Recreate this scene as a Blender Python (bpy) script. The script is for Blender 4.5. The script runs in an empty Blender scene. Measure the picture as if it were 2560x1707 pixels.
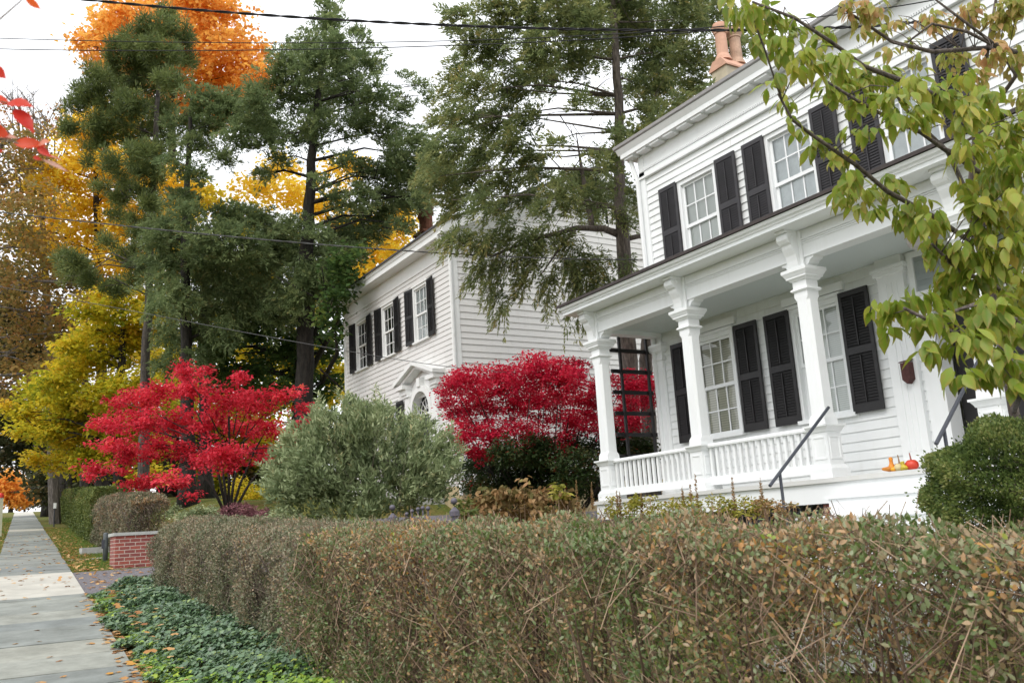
import bpy, math, random
import numpy as np
from mathutils import Matrix, Vector

# ------------------------------------------------------------------ camera, world, sun, exposure
scene = bpy.context.scene
COL = scene.collection
F_PX, CX, CY = 2243.257, 1280.0, 853.5
ROLL, PITCH, YAW = -0.0628025, 0.2082305, 1.0154445
EYE = np.array([0.0, 0.0, 1.6])
_f = np.array([-math.sin(YAW) * math.cos(PITCH), math.cos(YAW) * math.cos(PITCH), math.sin(PITCH)])
_r = np.array([math.cos(YAW), math.sin(YAW), 0.0])
_u = np.cross(_r, _f)
R2 = _r * math.cos(ROLL) + _u * math.sin(ROLL)
U2 = -_r * math.sin(ROLL) + _u * math.cos(ROLL)
cam_d = bpy.data.cameras.new('camera')
cam = bpy.data.objects.new('camera', cam_d)
COL.objects.link(cam)
cam.matrix_world = Matrix(((R2[0], U2[0], -_f[0], EYE[0]), (R2[1], U2[1], -_f[1], EYE[1]),
                           (R2[2], U2[2], -_f[2], EYE[2]), (0, 0, 0, 1)))
cam_d.sensor_width = 36.0
cam_d.lens = F_PX / 2560.0 * 36.0
cam_d.clip_start = 0.05
cam_d.clip_end = 2000
cam_d.dof.use_dof = True
cam_d.dof.focus_distance = 13.0
cam_d.dof.aperture_fstop = 7.5
scene.camera = cam

SUN_EL, SUN_ROT = math.radians(48), math.radians(150)
world = bpy.data.worlds.new('World')
scene.world = world
world.use_nodes = True
nt = world.node_tree
nt.nodes.clear()
out = nt.nodes.new('ShaderNodeOutputWorld')
bg = nt.nodes.new('ShaderNodeBackground')
sky = nt.nodes.new('ShaderNodeTexSky')
sky.sky_type = 'NISHITA'
sky.sun_disc = False
sky.sun_elevation = SUN_EL
sky.sun_rotation = SUN_ROT
sky.dust_density = 4.0
mixn = nt.nodes.new('ShaderNodeMix')      # an overcast deck: the clear sky shows through only a little
mixn.data_type = 'RGBA'
mixn.inputs['Factor'].default_value = 0.86
mixn.inputs['B'].default_value = (9.6, 9.75, 10.0, 1)
nt.links.new(sky.outputs['Color'], mixn.inputs['A'])
nt.links.new(mixn.outputs['Result'], bg.inputs['Color'])
bg.inputs['Strength'].default_value = 0.12
nt.links.new(bg.outputs['Background'], out.inputs['Surface'])
sun_d = bpy.data.lights.new('sun', 'SUN')
sun_d.energy = 0.9
sun_d.angle = math.radians(25)
sun_d.color = (1.0, 0.96, 0.9)
sun = bpy.data.objects.new('sun', sun_d)
COL.objects.link(sun)
sd = Vector((math.sin(SUN_ROT) * math.cos(SUN_EL), math.cos(SUN_ROT) * math.cos(SUN_EL), math.sin(SUN_EL)))
sun.rotation_euler = sd.to_track_quat('Z', 'Y').to_euler()
vs = scene.view_settings
vs.view_transform = 'Standard'
vs.look = 'None'
vs.gamma = 1
vs.exposure = 0.6
scene.cycles.max_bounces = 8
scene.cycles.diffuse_bounces = 6
scene.cycles.transmission_bounces = 6
scene.cycles.transparent_max_bounces = 6

rng = np.random.default_rng(7)
random.seed(7)


def ray(px, py):
    return _f + R2 * ((px - CX) / F_PX) - U2 * ((py - CY) / F_PX)


def at(px, py, d):                         # a point d metres ahead of the camera's plane, seen in pixel (px, py)
    return EYE + ray(px, py) * d


def sstep(a, b, x):
    t = np.clip((np.asarray(x, float) - a) / (b - a), 0, 1)
    return t * t * (3 - 2 * t)


# ------------------------------------------------------------------ terrain
def walk_r(X):                             # right edge of the pavement at X metres up the street
    return 0.97 + 0.05 * X


def hgt(x, y):
    X = -np.asarray(x, float)
    y = np.asarray(y, float)
    Xc = np.clip(X, -40, 92)
    base = 0.065 * Xc - 0.012 * np.clip(X - 92, 0, 400)
    off = y - (walk_r(np.clip(X, -40, 100)) + 1.3)
    rise = sstep(0, 4.2, off) * (0.45 + 0.75 * sstep(19.8, 23.0, X))
    return base + rise


def h1(x, y):
    return float(hgt(x, y))


# ------------------------------------------------------------------ object helpers
WL = {}


def tag(o, label=None, cat=None, group=None, kind=None):
    if label: o['label'] = label
    if cat: o['category'] = cat
    if group: o['group'] = group
    if kind: o['kind'] = kind
    return o


def empty(name, loc, label, cat, group=None):
    o = bpy.data.objects.new(name, None)
    o.empty_display_size = 0.2
    COL.objects.link(o)
    o.location = loc
    WL[o.name] = np.array(loc, float)
    return tag(o, label, cat, group)


def link(name, me, loc, parent=None):
    o = bpy.data.objects.new(name, me)
    COL.objects.link(o)
    loc = np.array(loc, float)
    WL[o.name] = loc
    if parent is not None:
        o.parent = parent
        o.location = loc - WL[parent.name]
    else:
        o.location = loc
    return o


class MB:
    def __init__(s):
        s.v = []
        s.f = []

    def add(s, vs_, fs):
        b = len(s.v)
        s.v += [tuple(map(float, q)) for q in vs_]
        s.f += [tuple(b + i for i in f) for f in fs]

    def box(s, x0, x1, y0, y1, z0, z1):
        s.add([(x0, y0, z0), (x1, y0, z0), (x1, y1, z0), (x0, y1, z0), (x0, y0, z1), (x1, y0, z1), (x1, y1, z1), (x0, y1, z1)],
              [(0, 3, 2, 1), (4, 5, 6, 7), (0, 1, 5, 4), (1, 2, 6, 5), (2, 3, 7, 6), (3, 0, 4, 7)])

    def frustum(s, cx, cy, z0, h0, z1, h1_):
        s.add([(cx - h0, cy - h0, z0), (cx + h0, cy - h0, z0), (cx + h0, cy + h0, z0), (cx - h0, cy + h0, z0),
               (cx - h1_, cy - h1_, z1), (cx + h1_, cy - h1_, z1), (cx + h1_, cy + h1_, z1), (cx - h1_, cy + h1_, z1)],
              [(0, 3, 2, 1), (4, 5, 6, 7), (0, 1, 5, 4), (1, 2, 6, 5), (2, 3, 7, 6), (3, 0, 4, 7)])

    def prism(s, poly, axis, a0, a1):      # poly: 2D points; axis: the axis it is extruded along
        n = len(poly)

        def mk(p, a):
            return {'x': (a, p[0], p[1]), 'y': (p[0], a, p[1]), 'z': (p[0], p[1], a)}[axis]
        s.add([mk(p, a0) for p in poly] + [mk(p, a1) for p in poly],
              [tuple(range(n))[::-1], tuple(range(n, 2 * n))] + [(i, (i + 1) % n, n + (i + 1) % n, n + i) for i in range(n)])

    def tube(s, pts, rad, sides=6):
        pts = [np.array(p, float) for p in pts]
        n = len(pts)
        if not hasattr(rad, '__len__'): rad = [rad] * n
        rings = []
        prev = None
        for i in range(n):
            t = pts[min(i + 1, n - 1)] - pts[max(i - 1, 0)]
            t /= np.linalg.norm(t) + 1e-9
            ref = np.array([0, 0, 1.0]) if abs(t[2]) < 0.9 else np.array([1.0, 0, 0])
            a = np.cross(t, ref) if prev is None else prev - t * (prev @ t)
            a /= np.linalg.norm(a) + 1e-9
            prev = a
            b = np.cross(t, a)
            rings.append([pts[i] + (a * math.cos(2 * math.pi * k / sides) + b * math.sin(2 * math.pi * k / sides)) * rad[i] for k in range(sides)])
        vs_ = [q for r in rings for q in r]
        fs = []
        for i in range(n - 1):
            for k in range(sides):
                k2 = (k + 1) % sides
                fs.append((i * sides + k, i * sides + k2, (i + 1) * sides + k2, (i + 1) * sides + k))
        fs.append(tuple(range(sides))[::-1])
        fs.append(tuple((n - 1) * sides + k for k in range(sides)))
        s.add(vs_, fs)

    def lathe(s, c, prof, sides=14, sq=False):     # prof: (radius, z)
        vs_ = []
        for r, z in prof:
            for k in range(sides):
                a = 2 * math.pi * (k + .5) / sides
                vs_.append((c[0] + r * math.cos(a), c[1] + r * math.sin(a), c[2] + z))
        fs = []
        for i in range(len(prof) - 1):
            for k in range(sides):
                k2 = (k + 1) % sides
                fs.append((i * sides + k, i * sides + k2, (i + 1) * sides + k2, (i + 1) * sides + k))
        fs.append(tuple(range(sides))[::-1])
        fs.append(tuple((len(prof) - 1) * sides + k for k in range(sides)))
        s.add(vs_, fs)

    def ball(s, c, r, sx=1, sy=1, sz=1, n=12):
        prof = [(math.sin(math.pi * i / n), -math.cos(math.pi * i / n)) for i in range(n + 1)]
        m = MB()
        m.lathe((0, 0, 0), [(max(a, 0.001), b) for a, b in prof], n + 4)
        s.add([(c[0] + r * sx * x, c[1] + r * sy * y, c[2] + r * sz * z) for x, y, z in m.v], m.f)

    def mesh(s, name, m, origin=(0, 0, 0), smooth=False):
        me = bpy.data.meshes.new(name)
        o = np.array(origin, float)
        me.from_pydata([tuple(np.array(q) - o) for q in s.v], [], s.f)
        me.materials.append(m)
        if smooth:
            me.polygons.foreach_set('use_smooth', [True] * len(me.polygons))
        me.update()
        return me

    def build(s, name, m, parent=None, smooth=False):
        a = np.array(s.v)
        o = np.array([(a[:, 0].min() + a[:, 0].max()) / 2, (a[:, 1].min() + a[:, 1].max()) / 2, a[:, 2].min()])
        return link(name, s.mesh(name, m, o, smooth), o, parent)


# ------------------------------------------------------------------ materials
def newmat(name):
    m = bpy.data.materials.new(name)
    m.use_nodes = True
    t = m.node_tree
    return m, t, t.nodes['Principled BSDF']


def plain(name, col, rough=0.6, spec=0.4, metal=0.0, var=0.08, scale=6.0, bump=0.0, bscale=60.0):
    m, t, b = newmat(name)
    b.inputs['Roughness'].default_value = rough
    b.inputs['Specular IOR Level'].default_value = spec
    b.inputs['Metallic'].default_value = metal
    geo = t.nodes.new('ShaderNodeNewGeometry')
    nz = t.nodes.new('ShaderNodeTexNoise')
    nz.inputs['Scale'].default_value = scale
    nz.inputs['Detail'].default_value = 6
    nz.inputs['Roughness'].default_value = 0.65
    t.links.new(geo.outputs['Position'], nz.inputs['Vector'])
    rp = t.nodes.new('ShaderNodeValToRGB')
    c = np.array(col)
    rp.color_ramp.elements[0].position = 0.3
    rp.color_ramp.elements[1].position = 0.7
    rp.color_ramp.elements[0].color = (*np.clip(c * (1 - var), 0, 1), 1)
    rp.color_ramp.elements[1].color = (*np.clip(c * (1 + var), 0, 1), 1)
    t.links.new(nz.outputs['Fac'], rp.inputs['Fac'])
    t.links.new(rp.outputs['Color'], b.inputs['Base Color'])
    if bump:
        n2 = t.nodes.new('ShaderNodeTexNoise')
        n2.inputs['Scale'].default_value = bscale
        n2.inputs['Detail'].default_value = 5
        t.links.new(geo.outputs['Position'], n2.inputs['Vector'])
        bp = t.nodes.new('ShaderNodeBump')
        bp.inputs['Strength'].default_value = bump
        bp.inputs['Distance'].default_value = 0.02
        t.links.new(n2.outputs['Fac'], bp.inputs['Height'])
        t.links.new(bp.outputs['Normal'], b.inputs['Normal'])
    return m


def paint(name, col, streak=0.10, grime=(0.45, 0.45, 0.38), rough=0.5, amount=1.0):
    """old exterior paint: faint vertical weather streaks and blotches of grime"""
    m, t, b = newmat(name)
    b.inputs['Roughness'].default_value = rough
    b.inputs['Specular IOR Level'].default_value = 0.35
    geo = t.nodes.new('ShaderNodeNewGeometry')
    mp = t.nodes.new('ShaderNodeMapping')
    mp.inputs['Scale'].default_value = (7, 7, 0.7)
    t.links.new(geo.outputs['Position'], mp.inputs['Vector'])
    n1 = t.nodes.new('ShaderNodeTexNoise')
    n1.inputs['Scale'].default_value = 1.5
    n1.inputs['Detail'].default_value = 7
    n1.inputs['Roughness'].default_value = 0.7
    t.links.new(mp.outputs['Vector'], n1.inputs['Vector'])
    n2 = t.nodes.new('ShaderNodeTexNoise')
    n2.inputs['Scale'].default_value = 1.1
    n2.inputs['Detail'].default_value = 8
    t.links.new(geo.outputs['Position'], n2.inputs['Vector'])
    ml = t.nodes.new('ShaderNodeMath')
    ml.operation = 'MULTIPLY'
    t.links.new(n1.outputs['Fac'], ml.inputs[0])
    t.links.new(n2.outputs['Fac'], ml.inputs[1])
    mr = t.nodes.new('ShaderNodeMapRange')
    mr.inputs['From Min'].default_value = 0.25
    mr.inputs['From Max'].default_value = 0.55
    mr.inputs['To Max'].default_value = streak * 3 * amount
    t.links.new(ml.outputs['Value'], mr.inputs['Value'])
    mx = t.nodes.new('ShaderNodeMix')
    mx.data_type = 'RGBA'
    mx.inputs['A'].default_value = (*col, 1)
    mx.inputs['B'].default_value = (*grime, 1)
    t.links.new(mr.outputs['Result'], mx.inputs['Factor'])
    t.links.new(mx.outputs['Result'], b.inputs['Base Color'])
    bp = t.nodes.new('ShaderNodeBump')
    bp.inputs['Strength'].default_value = 0.12
    bp.inputs['Distance'].default_value = 0.01
    t.links.new(n1.outputs['Fac'], bp.inputs['Height'])
    t.links.new(bp.outputs['Normal'], b.inputs['Normal'])
    return m


def leafmat(name, stops, rough=0.5, transl=0.35, edge=None, spec=0.3):
    m, t, b = newmat(name)
    outn = t.nodes['Material Output']
    at_ = t.nodes.new('ShaderNodeAttribute')
    at_.attribute_name = 'tint'
    rp = t.nodes.new('ShaderNodeValToRGB')
    els = rp.color_ramp.elements
    while len(els) < len(stops): els.new(0.5)
    for e, (p_, c_) in zip(els, stops):
        e.position = p_
        e.color = (*c_, 1)
    t.links.new(at_.outputs['Fac'], rp.inputs['Fac'])
    colsock = rp.outputs['Color']
    if edge is not None:
        a2 = t.nodes.new('ShaderNodeAttribute')
        a2.attribute_name = 'edge'
        mx = t.nodes.new('ShaderNodeMix')
        mx.data_type = 'RGBA'
        mx.inputs['B'].default_value = (*edge, 1)
        geo = t.nodes.new('ShaderNodeNewGeometry')
        nz = t.nodes.new('ShaderNodeTexNoise')
        nz.inputs['Scale'].default_value = 45
        nz.inputs['Detail'].default_value = 3
        t.links.new(geo.outputs['Position'], nz.inputs['Vector'])
        mm = t.nodes.new('ShaderNodeMath')
        mm.operation = 'MULTIPLY'
        mm.use_clamp = True
        pw = t.nodes.new('ShaderNodeMath')
        pw.operation = 'POWER'
        pw.inputs[1].default_value = 2.2
        t.links.new(nz.outputs['Fac'], pw.inputs[0])
        t.links.new(a2.outputs['Fac'], mm.inputs[0])
        t.links.new(pw.outputs['Value'], mm.inputs[1])
        t.links.new(mm.outputs['Value'], mx.inputs['Factor'])
        t.links.new(colsock, mx.inputs['A'])
        colsock = mx.outputs['Result']
    t.links.new(colsock, b.inputs['Base Color'])
    b.inputs['Roughness'].default_value = rough
    b.inputs['Specular IOR Level'].default_value = spec
    if transl > 0:
        tr = t.nodes.new('ShaderNodeBsdfTranslucent')
        t.links.new(colsock, tr.inputs['Color'])
        ms = t.nodes.new('ShaderNodeMixShader')
        ms.inputs['Fac'].default_value = transl
        t.links.new(b.outputs['BSDF'], ms.inputs[1])
        t.links.new(tr.outputs['BSDF'], ms.inputs[2])
        t.links.new(ms.outputs['Shader'], outn.inputs['Surface'])
    return m


def barkmat(name, c0, c1, scale=14):
    m, t, b = newmat(name)
    b.inputs['Roughness'].default_value = 0.9
    geo = t.nodes.new('ShaderNodeNewGeometry')
    mp = t.nodes.new('ShaderNodeMapping')
    mp.inputs['Scale'].default_value = (1, 1, 0.16)
    t.links.new(geo.outputs['Position'], mp.inputs['Vector'])
    nz = t.nodes.new('ShaderNodeTexNoise')
    nz.inputs['Scale'].default_value = scale
    nz.inputs['Detail'].default_value = 8
    nz.inputs['Roughness'].default_value = 0.7
    t.links.new(mp.outputs['Vector'], nz.inputs['Vector'])
    rp = t.nodes.new('ShaderNodeValToRGB')
    rp.color_ramp.elements[0].position = 0.36
    rp.color_ramp.elements[1].position = 0.64
    rp.color_ramp.elements[0].color = (*c0, 1)
    rp.color_ramp.elements[1].color = (*c1, 1)
    t.links.new(nz.outputs['Fac'], rp.inputs['Fac'])
    t.links.new(rp.outputs['Color'], b.inputs['Base Color'])
    bp = t.nodes.new('ShaderNodeBump')
    bp.inputs['Strength'].default_value = 0.8
    bp.inputs['Distance'].default_value = 0.04
    t.links.new(nz.outputs['Fac'], bp.inputs['Height'])
    t.links.new(bp.outputs['Normal'], b.inputs['Normal'])
    return m


def glassmat(name, refl=0.10):
    m, t, b = newmat(name)
    outn = t.nodes['Material Output']
    tr = t.nodes.new('ShaderNodeBsdfTransparent')
    tr.inputs['Color'].default_value = (0.86, 0.9, 0.9, 1)
    gl = t.nodes.new('ShaderNodeBsdfGlossy')
    gl.inputs['Roughness'].default_value = 0.03
    geo = t.nodes.new('ShaderNodeNewGeometry')
    nz = t.nodes.new('ShaderNodeTexNoise')
    nz.inputs['Scale'].default_value = 3
    t.links.new(geo.outputs['Position'], nz.inputs['Vector'])
    bp = t.nodes.new('ShaderNodeBump')
    bp.inputs['Strength'].default_value = 0.15
    bp.inputs['Distance'].default_value = 0.02
    t.links.new(nz.outputs['Fac'], bp.inputs['Height'])
    t.links.new(bp.outputs['Normal'], gl.inputs['Normal'])
    fr = t.nodes.new('ShaderNodeFresnel')
    fr.inputs['IOR'].default_value = 1.5
    ad = t.nodes.new('ShaderNodeMath')
    ad.inputs[1].default_value = refl
    t.links.new(fr.outputs['Fac'], ad.inputs[0])
    ms = t.nodes.new('ShaderNodeMixShader')
    t.links.new(ad.outputs['Value'], ms.inputs['Fac'])
    t.links.new(tr.outputs['BSDF'], ms.inputs[1])
    t.links.new(gl.outputs['BSDF'], ms.inputs[2])
    t.links.new(ms.outputs['Shader'], outn.inputs['Surface'])
    return m


def brickmat(name):
    m, t, b = newmat(name)
    b.inputs['Roughness'].default_value = 0.85
    tc = t.nodes.new('ShaderNodeNewGeometry')
    sep = t.nodes.new('ShaderNodeSeparateXYZ')
    t.links.new(tc.outputs['Position'], sep.inputs['Vector'])
    ad = t.nodes.new('ShaderNodeMath')
    t.links.new(sep.outputs['X'], ad.inputs[0])
    t.links.new(sep.outputs['Y'], ad.inputs[1])
    cb = t.nodes.new('ShaderNodeCombineXYZ')
    t.links.new(ad.outputs['Value'], cb.inputs['X'])
    t.links.new(sep.outputs['Z'], cb.inputs['Y'])
    br = t.nodes.new('ShaderNodeTexBrick')
    br.inputs['Scale'].default_value = 1.0
    br.inputs['Brick Width'].default_value = 0.21
    br.inputs['Row Height'].default_value = 0.075
    br.inputs['Mortar Size'].default_value = 0.008
    br.inputs['Color1'].default_value = (0.34, 0.09, 0.065, 1)
    br.inputs['Color2'].default_value = (0.22, 0.065, 0.06, 1)
    br.inputs['Mortar'].default_value = (0.5, 0.42, 0.36, 1)
    t.links.new(cb.outputs['Vector'], br.inputs['Vector'])
    nz = t.nodes.new('ShaderNodeTexNoise')
    nz.inputs['Scale'].default_value = 25
    nz.inputs['Detail'].default_value = 6
    t.links.new(tc.outputs['Position'], nz.inputs['Vector'])
    mx = t.nodes.new('ShaderNodeMix')
    mx.data_type = 'RGBA'
    mx.blend_type = 'MULTIPLY'
    mx.inputs['Factor'].default_value = 0.7
    rp = t.nodes.new('ShaderNodeValToRGB')
    rp.color_ramp.elements[0].color = (0.55, 0.5, 0.5, 1)
    rp.color_ramp.elements[1].color = (1.3, 1.2, 1.2, 1)
    t.links.new(nz.outputs['Fac'], rp.inputs['Fac'])
    t.links.new(br.outputs['Color'], mx.inputs['A'])
    t.links.new(rp.outputs['Color'], mx.inputs['B'])
    t.links.new(mx.outputs['Result'], b.inputs['Base Color'])
    bp = t.nodes.new('ShaderNodeBump')
    bp.inputs['Strength'].default_value = 0.6
    bp.inputs['Distance'].default_value = 0.01
    bp.invert = True
    t.links.new(br.outputs['Fac'], bp.inputs['Height'])
    t.links.new(bp.outputs['Normal'], b.inputs['Normal'])
    return m


def blindmat(name, c0, c1, pitch=0.03):
    m, t, b = newmat(name)
    b.inputs['Roughness'].default_value = 0.6
    geo = t.nodes.new('ShaderNodeNewGeometry')
    sep = t.nodes.new('ShaderNodeSeparateXYZ')
    t.links.new(geo.outputs['Position'], sep.inputs['Vector'])
    mu = t.nodes.new('ShaderNodeMath')
    mu.operation = 'MULTIPLY'
    mu.inputs[1].default_value = 1 / pitch
    t.links.new(sep.outputs['Z'], mu.inputs[0])
    fr = t.nodes.new('ShaderNodeMath')
    fr.operation = 'FRACT'
    t.links.new(mu.outputs['Value'], fr.inputs[0])
    rp = t.nodes.new('ShaderNodeValToRGB')
    rp.color_ramp.elements[0].position = 0.18
    rp.color_ramp.elements[1].position = 0.3
    rp.color_ramp.elements[0].color = (*c0, 1)
    rp.color_ramp.elements[1].color = (*c1, 1)
    t.links.new(fr.outputs['Value'], rp.inputs['Fac'])
    t.links.new(rp.outputs['Color'], b.inputs['Base Color'])
    return m


M_white = paint('white_paint', (0.80, 0.82, 0.82), 0.11)
M_trim = paint('white_trim_paint', (0.83, 0.85, 0.855), 0.08, (0.5, 0.5, 0.44))
M_clap2 = paint('shade_toned_white_paint', (0.69, 0.682, 0.665), 0.10, (0.42, 0.39, 0.34))  # neighbour's white paint, darkened and warmed in colour for the shade on it
M_ceil = paint('porch_ceiling_paint', (0.60, 0.65, 0.64), 0.08)
M_floorp = paint('porch_floor_paint', (0.62, 0.62, 0.6), 0.15)
M_black = plain('black_shutter_paint', (0.016, 0.015, 0.016), 0.45, 0.4, var=0.3)
M_shut = plain('weathered_black_paint', (0.030, 0.028, 0.031), 0.5, 0.4, var=0.3)
M_glass = glassmat('window_glass', 0.06)
M_glassd = glassmat('dark_window_glass', 0.14)
M_blind = blindmat('white_blind', (0.55, 0.55, 0.5), (0.86, 0.86, 0.82))
M_blind2 = blindmat('tan_blind', (0.30, 0.28, 0.2), (0.62, 0.58, 0.46), 0.04)
M_curtain = plain('pale_curtain', (0.88, 0.89, 0.90), 0.9, 0.1, var=0.1)
M_inside = plain('dim_room', (0.02, 0.02, 0.022), 0.9, 0.1)
M_roofb = plain('brown_roof_edge', (0.055, 0.045, 0.043), 0.8, var=0.25)
M_gutter = plain('grey_gutter_metal', (0.42, 0.41, 0.42), 0.55, 0.4, var=0.12)
M_shingle = plain('roof_shingles', (0.07, 0.07, 0.075), 0.9, var=0.3, scale=12, bump=0.4)
M_stucco = plain('beige_stucco', (0.50, 0.44, 0.33), 0.9, 0.2, var=0.12, scale=4, bump=0.3)
M_terra = plain('terracotta', (0.62, 0.37, 0.27), 0.8, 0.2, var=0.15, scale=5, bump=0.15)
M_terra3 = plain('weathered_terracotta', (0.50, 0.34, 0.25), 0.85, 0.2, var=0.25, scale=6, bump=0.15)
M_terrad = plain('sooty_terracotta', (0.16, 0.07, 0.045), 0.9, 0.2, var=0.4, scale=7)
M_brick = brickmat('red_brick')
M_stone = plain('bluestone_cap', (0.40, 0.41, 0.39), 0.8, var=0.15, scale=8, bump=0.2)
M_yellowstone = plain('sandstone_foundation', (0.42, 0.34, 0.2), 0.9, var=0.2, scale=3, bump=0.3)
M_iron = plain('dark_iron', (0.035, 0.036, 0.045), 0.45, 0.5, var=0.2)
M_bluegrey = plain('blue_grey_painted_iron', (0.05, 0.055, 0.07), 0.4, 0.5, var=0.15)
M_pipe = plain('weathered_grey_pipe', (0.10, 0.115, 0.12), 0.6, 0.4, var=0.25)
M_ball = plain('dull_purple_grey_iron', (0.10, 0.09, 0.115), 0.4, 0.5, var=0.2)
M_wire = plain('black_cable', (0.012, 0.012, 0.014), 0.6, 0.3)
M_wireg = plain('grey_cable', (0.09, 0.09, 0.09), 0.6, 0.3)
M_rust = plain('rusty_mailbox', (0.075, 0.03, 0.028), 0.7, 0.3, var=0.4, scale=20)
M_globe = plain('frosted_lamp_glass', (0.42, 0.40, 0.38), 0.3, 0.5)

BARK_D = barkmat('dark_bark', (0.010, 0.009, 0.008), (0.045, 0.038, 0.032))
BARK_G = barkmat('grey_bark', (0.07, 0.06, 0.052), (0.24, 0.21, 0.19))
BARK_P = barkmat('pine_bark', (0.03, 0.026, 0.023), (0.13, 0.11, 0.095))
BARK_DW = barkmat('dogwood_bark', (0.06, 0.045, 0.038), (0.20, 0.165, 0.145), 30)
BARK_R = barkmat('hemlock_bark', (0.06, 0.048, 0.042), (0.21, 0.175, 0.15), 20)
BARK_T = barkmat('twig_bark', (0.20, 0.12, 0.075), (0.42, 0.30, 0.20), 30)
BARK_TG = barkmat('grey_twig_bark', (0.12, 0.095, 0.075), (0.30, 0.25, 0.20), 30)

# ------------------------------------------------------------------ leaf meshes (vectorised)
T_DIAMOND = ([(0, 0, 0), (.45, .5, .12), (1, 0, 0), (.45, -.5, .12)], [(0, 1, 2, 3)], [0, .4, 1, .4])
T_OVAL = ([(0, 0, 0), (.35, 0, 0), (.7, 0, -.03), (1, 0, -.12), (.28, .42, .10), (.66, .36, .04), (.28, -.42, .10), (.66, -.36, .04)],
          [(0, 4, 1), (1, 4, 5, 2), (2, 5, 3), (0, 1, 6), (1, 2, 7, 6), (2, 3, 7)], [.3, 0, .1, 1.6, .7, 1.0, .7, 1.0])
T_DOG = ([(0, 0, 0), (.3, 0, .02), (.62, 0, -.03), (.85, 0, -.10), (1.05, 0, -.20), (.18, .30, .10), (.42, .46, .13), (.68, .36, .06), (.88, .15, -.06),
          (.18, -.30, .10), (.42, -.46, .13), (.68, -.36, .06), (.88, -.15, -.06)],
         [(0, 5, 1), (1, 5, 6), (1, 6, 7, 2), (2, 7, 8, 3), (3, 8, 4), (0, 1, 9), (1, 10, 9), (1, 2, 11, 10), (2, 3, 12, 11), (3, 4, 12)],
         [.2, 0, 0, .3, 2.0, .5, .9, 1.0, 1.6, .5, .9, 1.0, 1.6])
T_IVY = ([(0, 0, 0), (.05, .42, .05), (.42, .5, -.05), (.55, .22, .06), (1, 0, -.1), (.55, -.22, .06), (.42, -.5, -.05), (.05, -.42, .05), (.4, 0, .0)],
         [(0, 1, 2, 8), (8, 2, 3), (8, 3, 4, 5), (8, 5, 6), (0, 8, 6, 7)], [0, .6, 1, .4, 1, .4, 1, .6, 0])
T_STAR = ([(0, 0, 0), (.2, .5, 0), (.45, .22, .05), (.75, .42, -.05), (1, 0, -.08), (.75, -.42, -.05), (.45, -.22, .05), (.2, -.5, 0)],
          [(0, 1, 2), (0, 2, 3, 4), (0, 4, 5, 6), (0, 6, 7)], [0, .5, .2, .8, 1, .8, .2, .5])
T_STICK = ([(0, .5, 0), (0, -.25, .43), (0, -.25, -.43), (1, .32, 0), (1, -.16, .27), (1, -.16, -.27)],
           [(0, 1, 4, 3), (1, 2, 5, 4), (2, 0, 3, 5)], [0] * 6)


def nrm(a):
    return a / (np.linalg.norm(a, axis=1, keepdims=True) + 1e-9)


def leafmesh(name, T, P, D, N, L, W, tint, m, origin, smooth=False, nscale=None):
    P = np.asarray(P, float)
    n = len(P)
    D = nrm(np.asarray(D, float))
    S = nrm(np.cross(D, N))
    N = np.cross(S, D)
    L = np.broadcast_to(np.asarray(L, float), (n,))
    W = np.broadcast_to(np.asarray(W, float), (n,))
    Nk = W if nscale is None else L * nscale
    tv = np.array(T[0], float)
    k = len(tv)
    V = (P[:, None, :] + D[:, None, :] * (tv[None, :, 0:1] * L[:, None, None]) + S[:, None, :] * (tv[None, :, 1:2] * W[:, None, None])
         + N[:, None, :] * (tv[None, :, 2:3] * Nk[:, None, None])) - np.asarray(origin, float)
    tl = np.concatenate([np.array(f) for f in T[1]])
    lens = np.array([len(f) for f in T[1]])
    loops = (tl[None, :] + (np.arange(n) * k)[:, None]).ravel()
    starts = np.concatenate([[0], np.cumsum(lens)[:-1]])
    ls = (starts[None, :] + (np.arange(n) * len(tl))[:, None]).ravel()
    me = bpy.data.meshes.new(name)
    me.vertices.add(n * k)
    me.vertices.foreach_set('co', V.astype(np.float32).ravel())
    me.loops.add(len(loops))
    me.loops.foreach_set('vertex_index', loops.astype(np.int32))
    me.polygons.add(len(ls))
    me.polygons.foreach_set('loop_start', ls.astype(np.int32))
    a = me.attributes.new('tint', 'FLOAT', 'POINT')
    a.data.foreach_set('value', np.repeat(np.clip(tint, 0, 1), k).astype(np.float32))
    e = me.attributes.new('edge', 'FLOAT', 'POINT')
    e.data.foreach_set('value', np.tile(np.array(T[2]), n).astype(np.float32))
    me.materials.append(m)
    me.update(calc_edges=True)
    if smooth:
        me.polygons.foreach_set('use_smooth', np.ones(len(me.polygons), bool))
    return me


def rdir(n):
    v = rng.normal(size=(n, 3))
    return nrm(v)


def blob_points(blobs, dep, sub_r, per, dens=1.0, spread=0.0, squash=(1, 1, 1), fill=0.45, area=.003, grow=1.32):
    """blobs: (px, py, r_px[, depth offset]); returns leaf base points, clump centres, clump tints"""
    C, Rr, T_ = [], [], []
    for b in blobs:
        d = dep + (b[3] if len(b) > 3 else rng.normal() * spread)
        c = at(b[0], b[1], d)
        R = b[2] * d / F_PX * grow
        ns = max(3, int(dens * 3.0 * math.pi * R * R / (area * .6) / per))
        q = rdir(ns) * (rng.random((ns, 1)) ** fill) * R * np.array(squash)
        C.append(c + q)
        Rr.append(np.full(ns, sub_r) * rng.uniform(.7, 1.25, ns))
        T_.append(np.full(ns, rng.uniform(-.12, .12)) + rng.uniform(0.1, .9, ns))
    C = np.concatenate(C)
    Rr = np.concatenate(Rr)
    T_ = np.concatenate(T_)
    idx = np.repeat(np.arange(len(C)), per)
    return C, Rr, T_, idx


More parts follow.
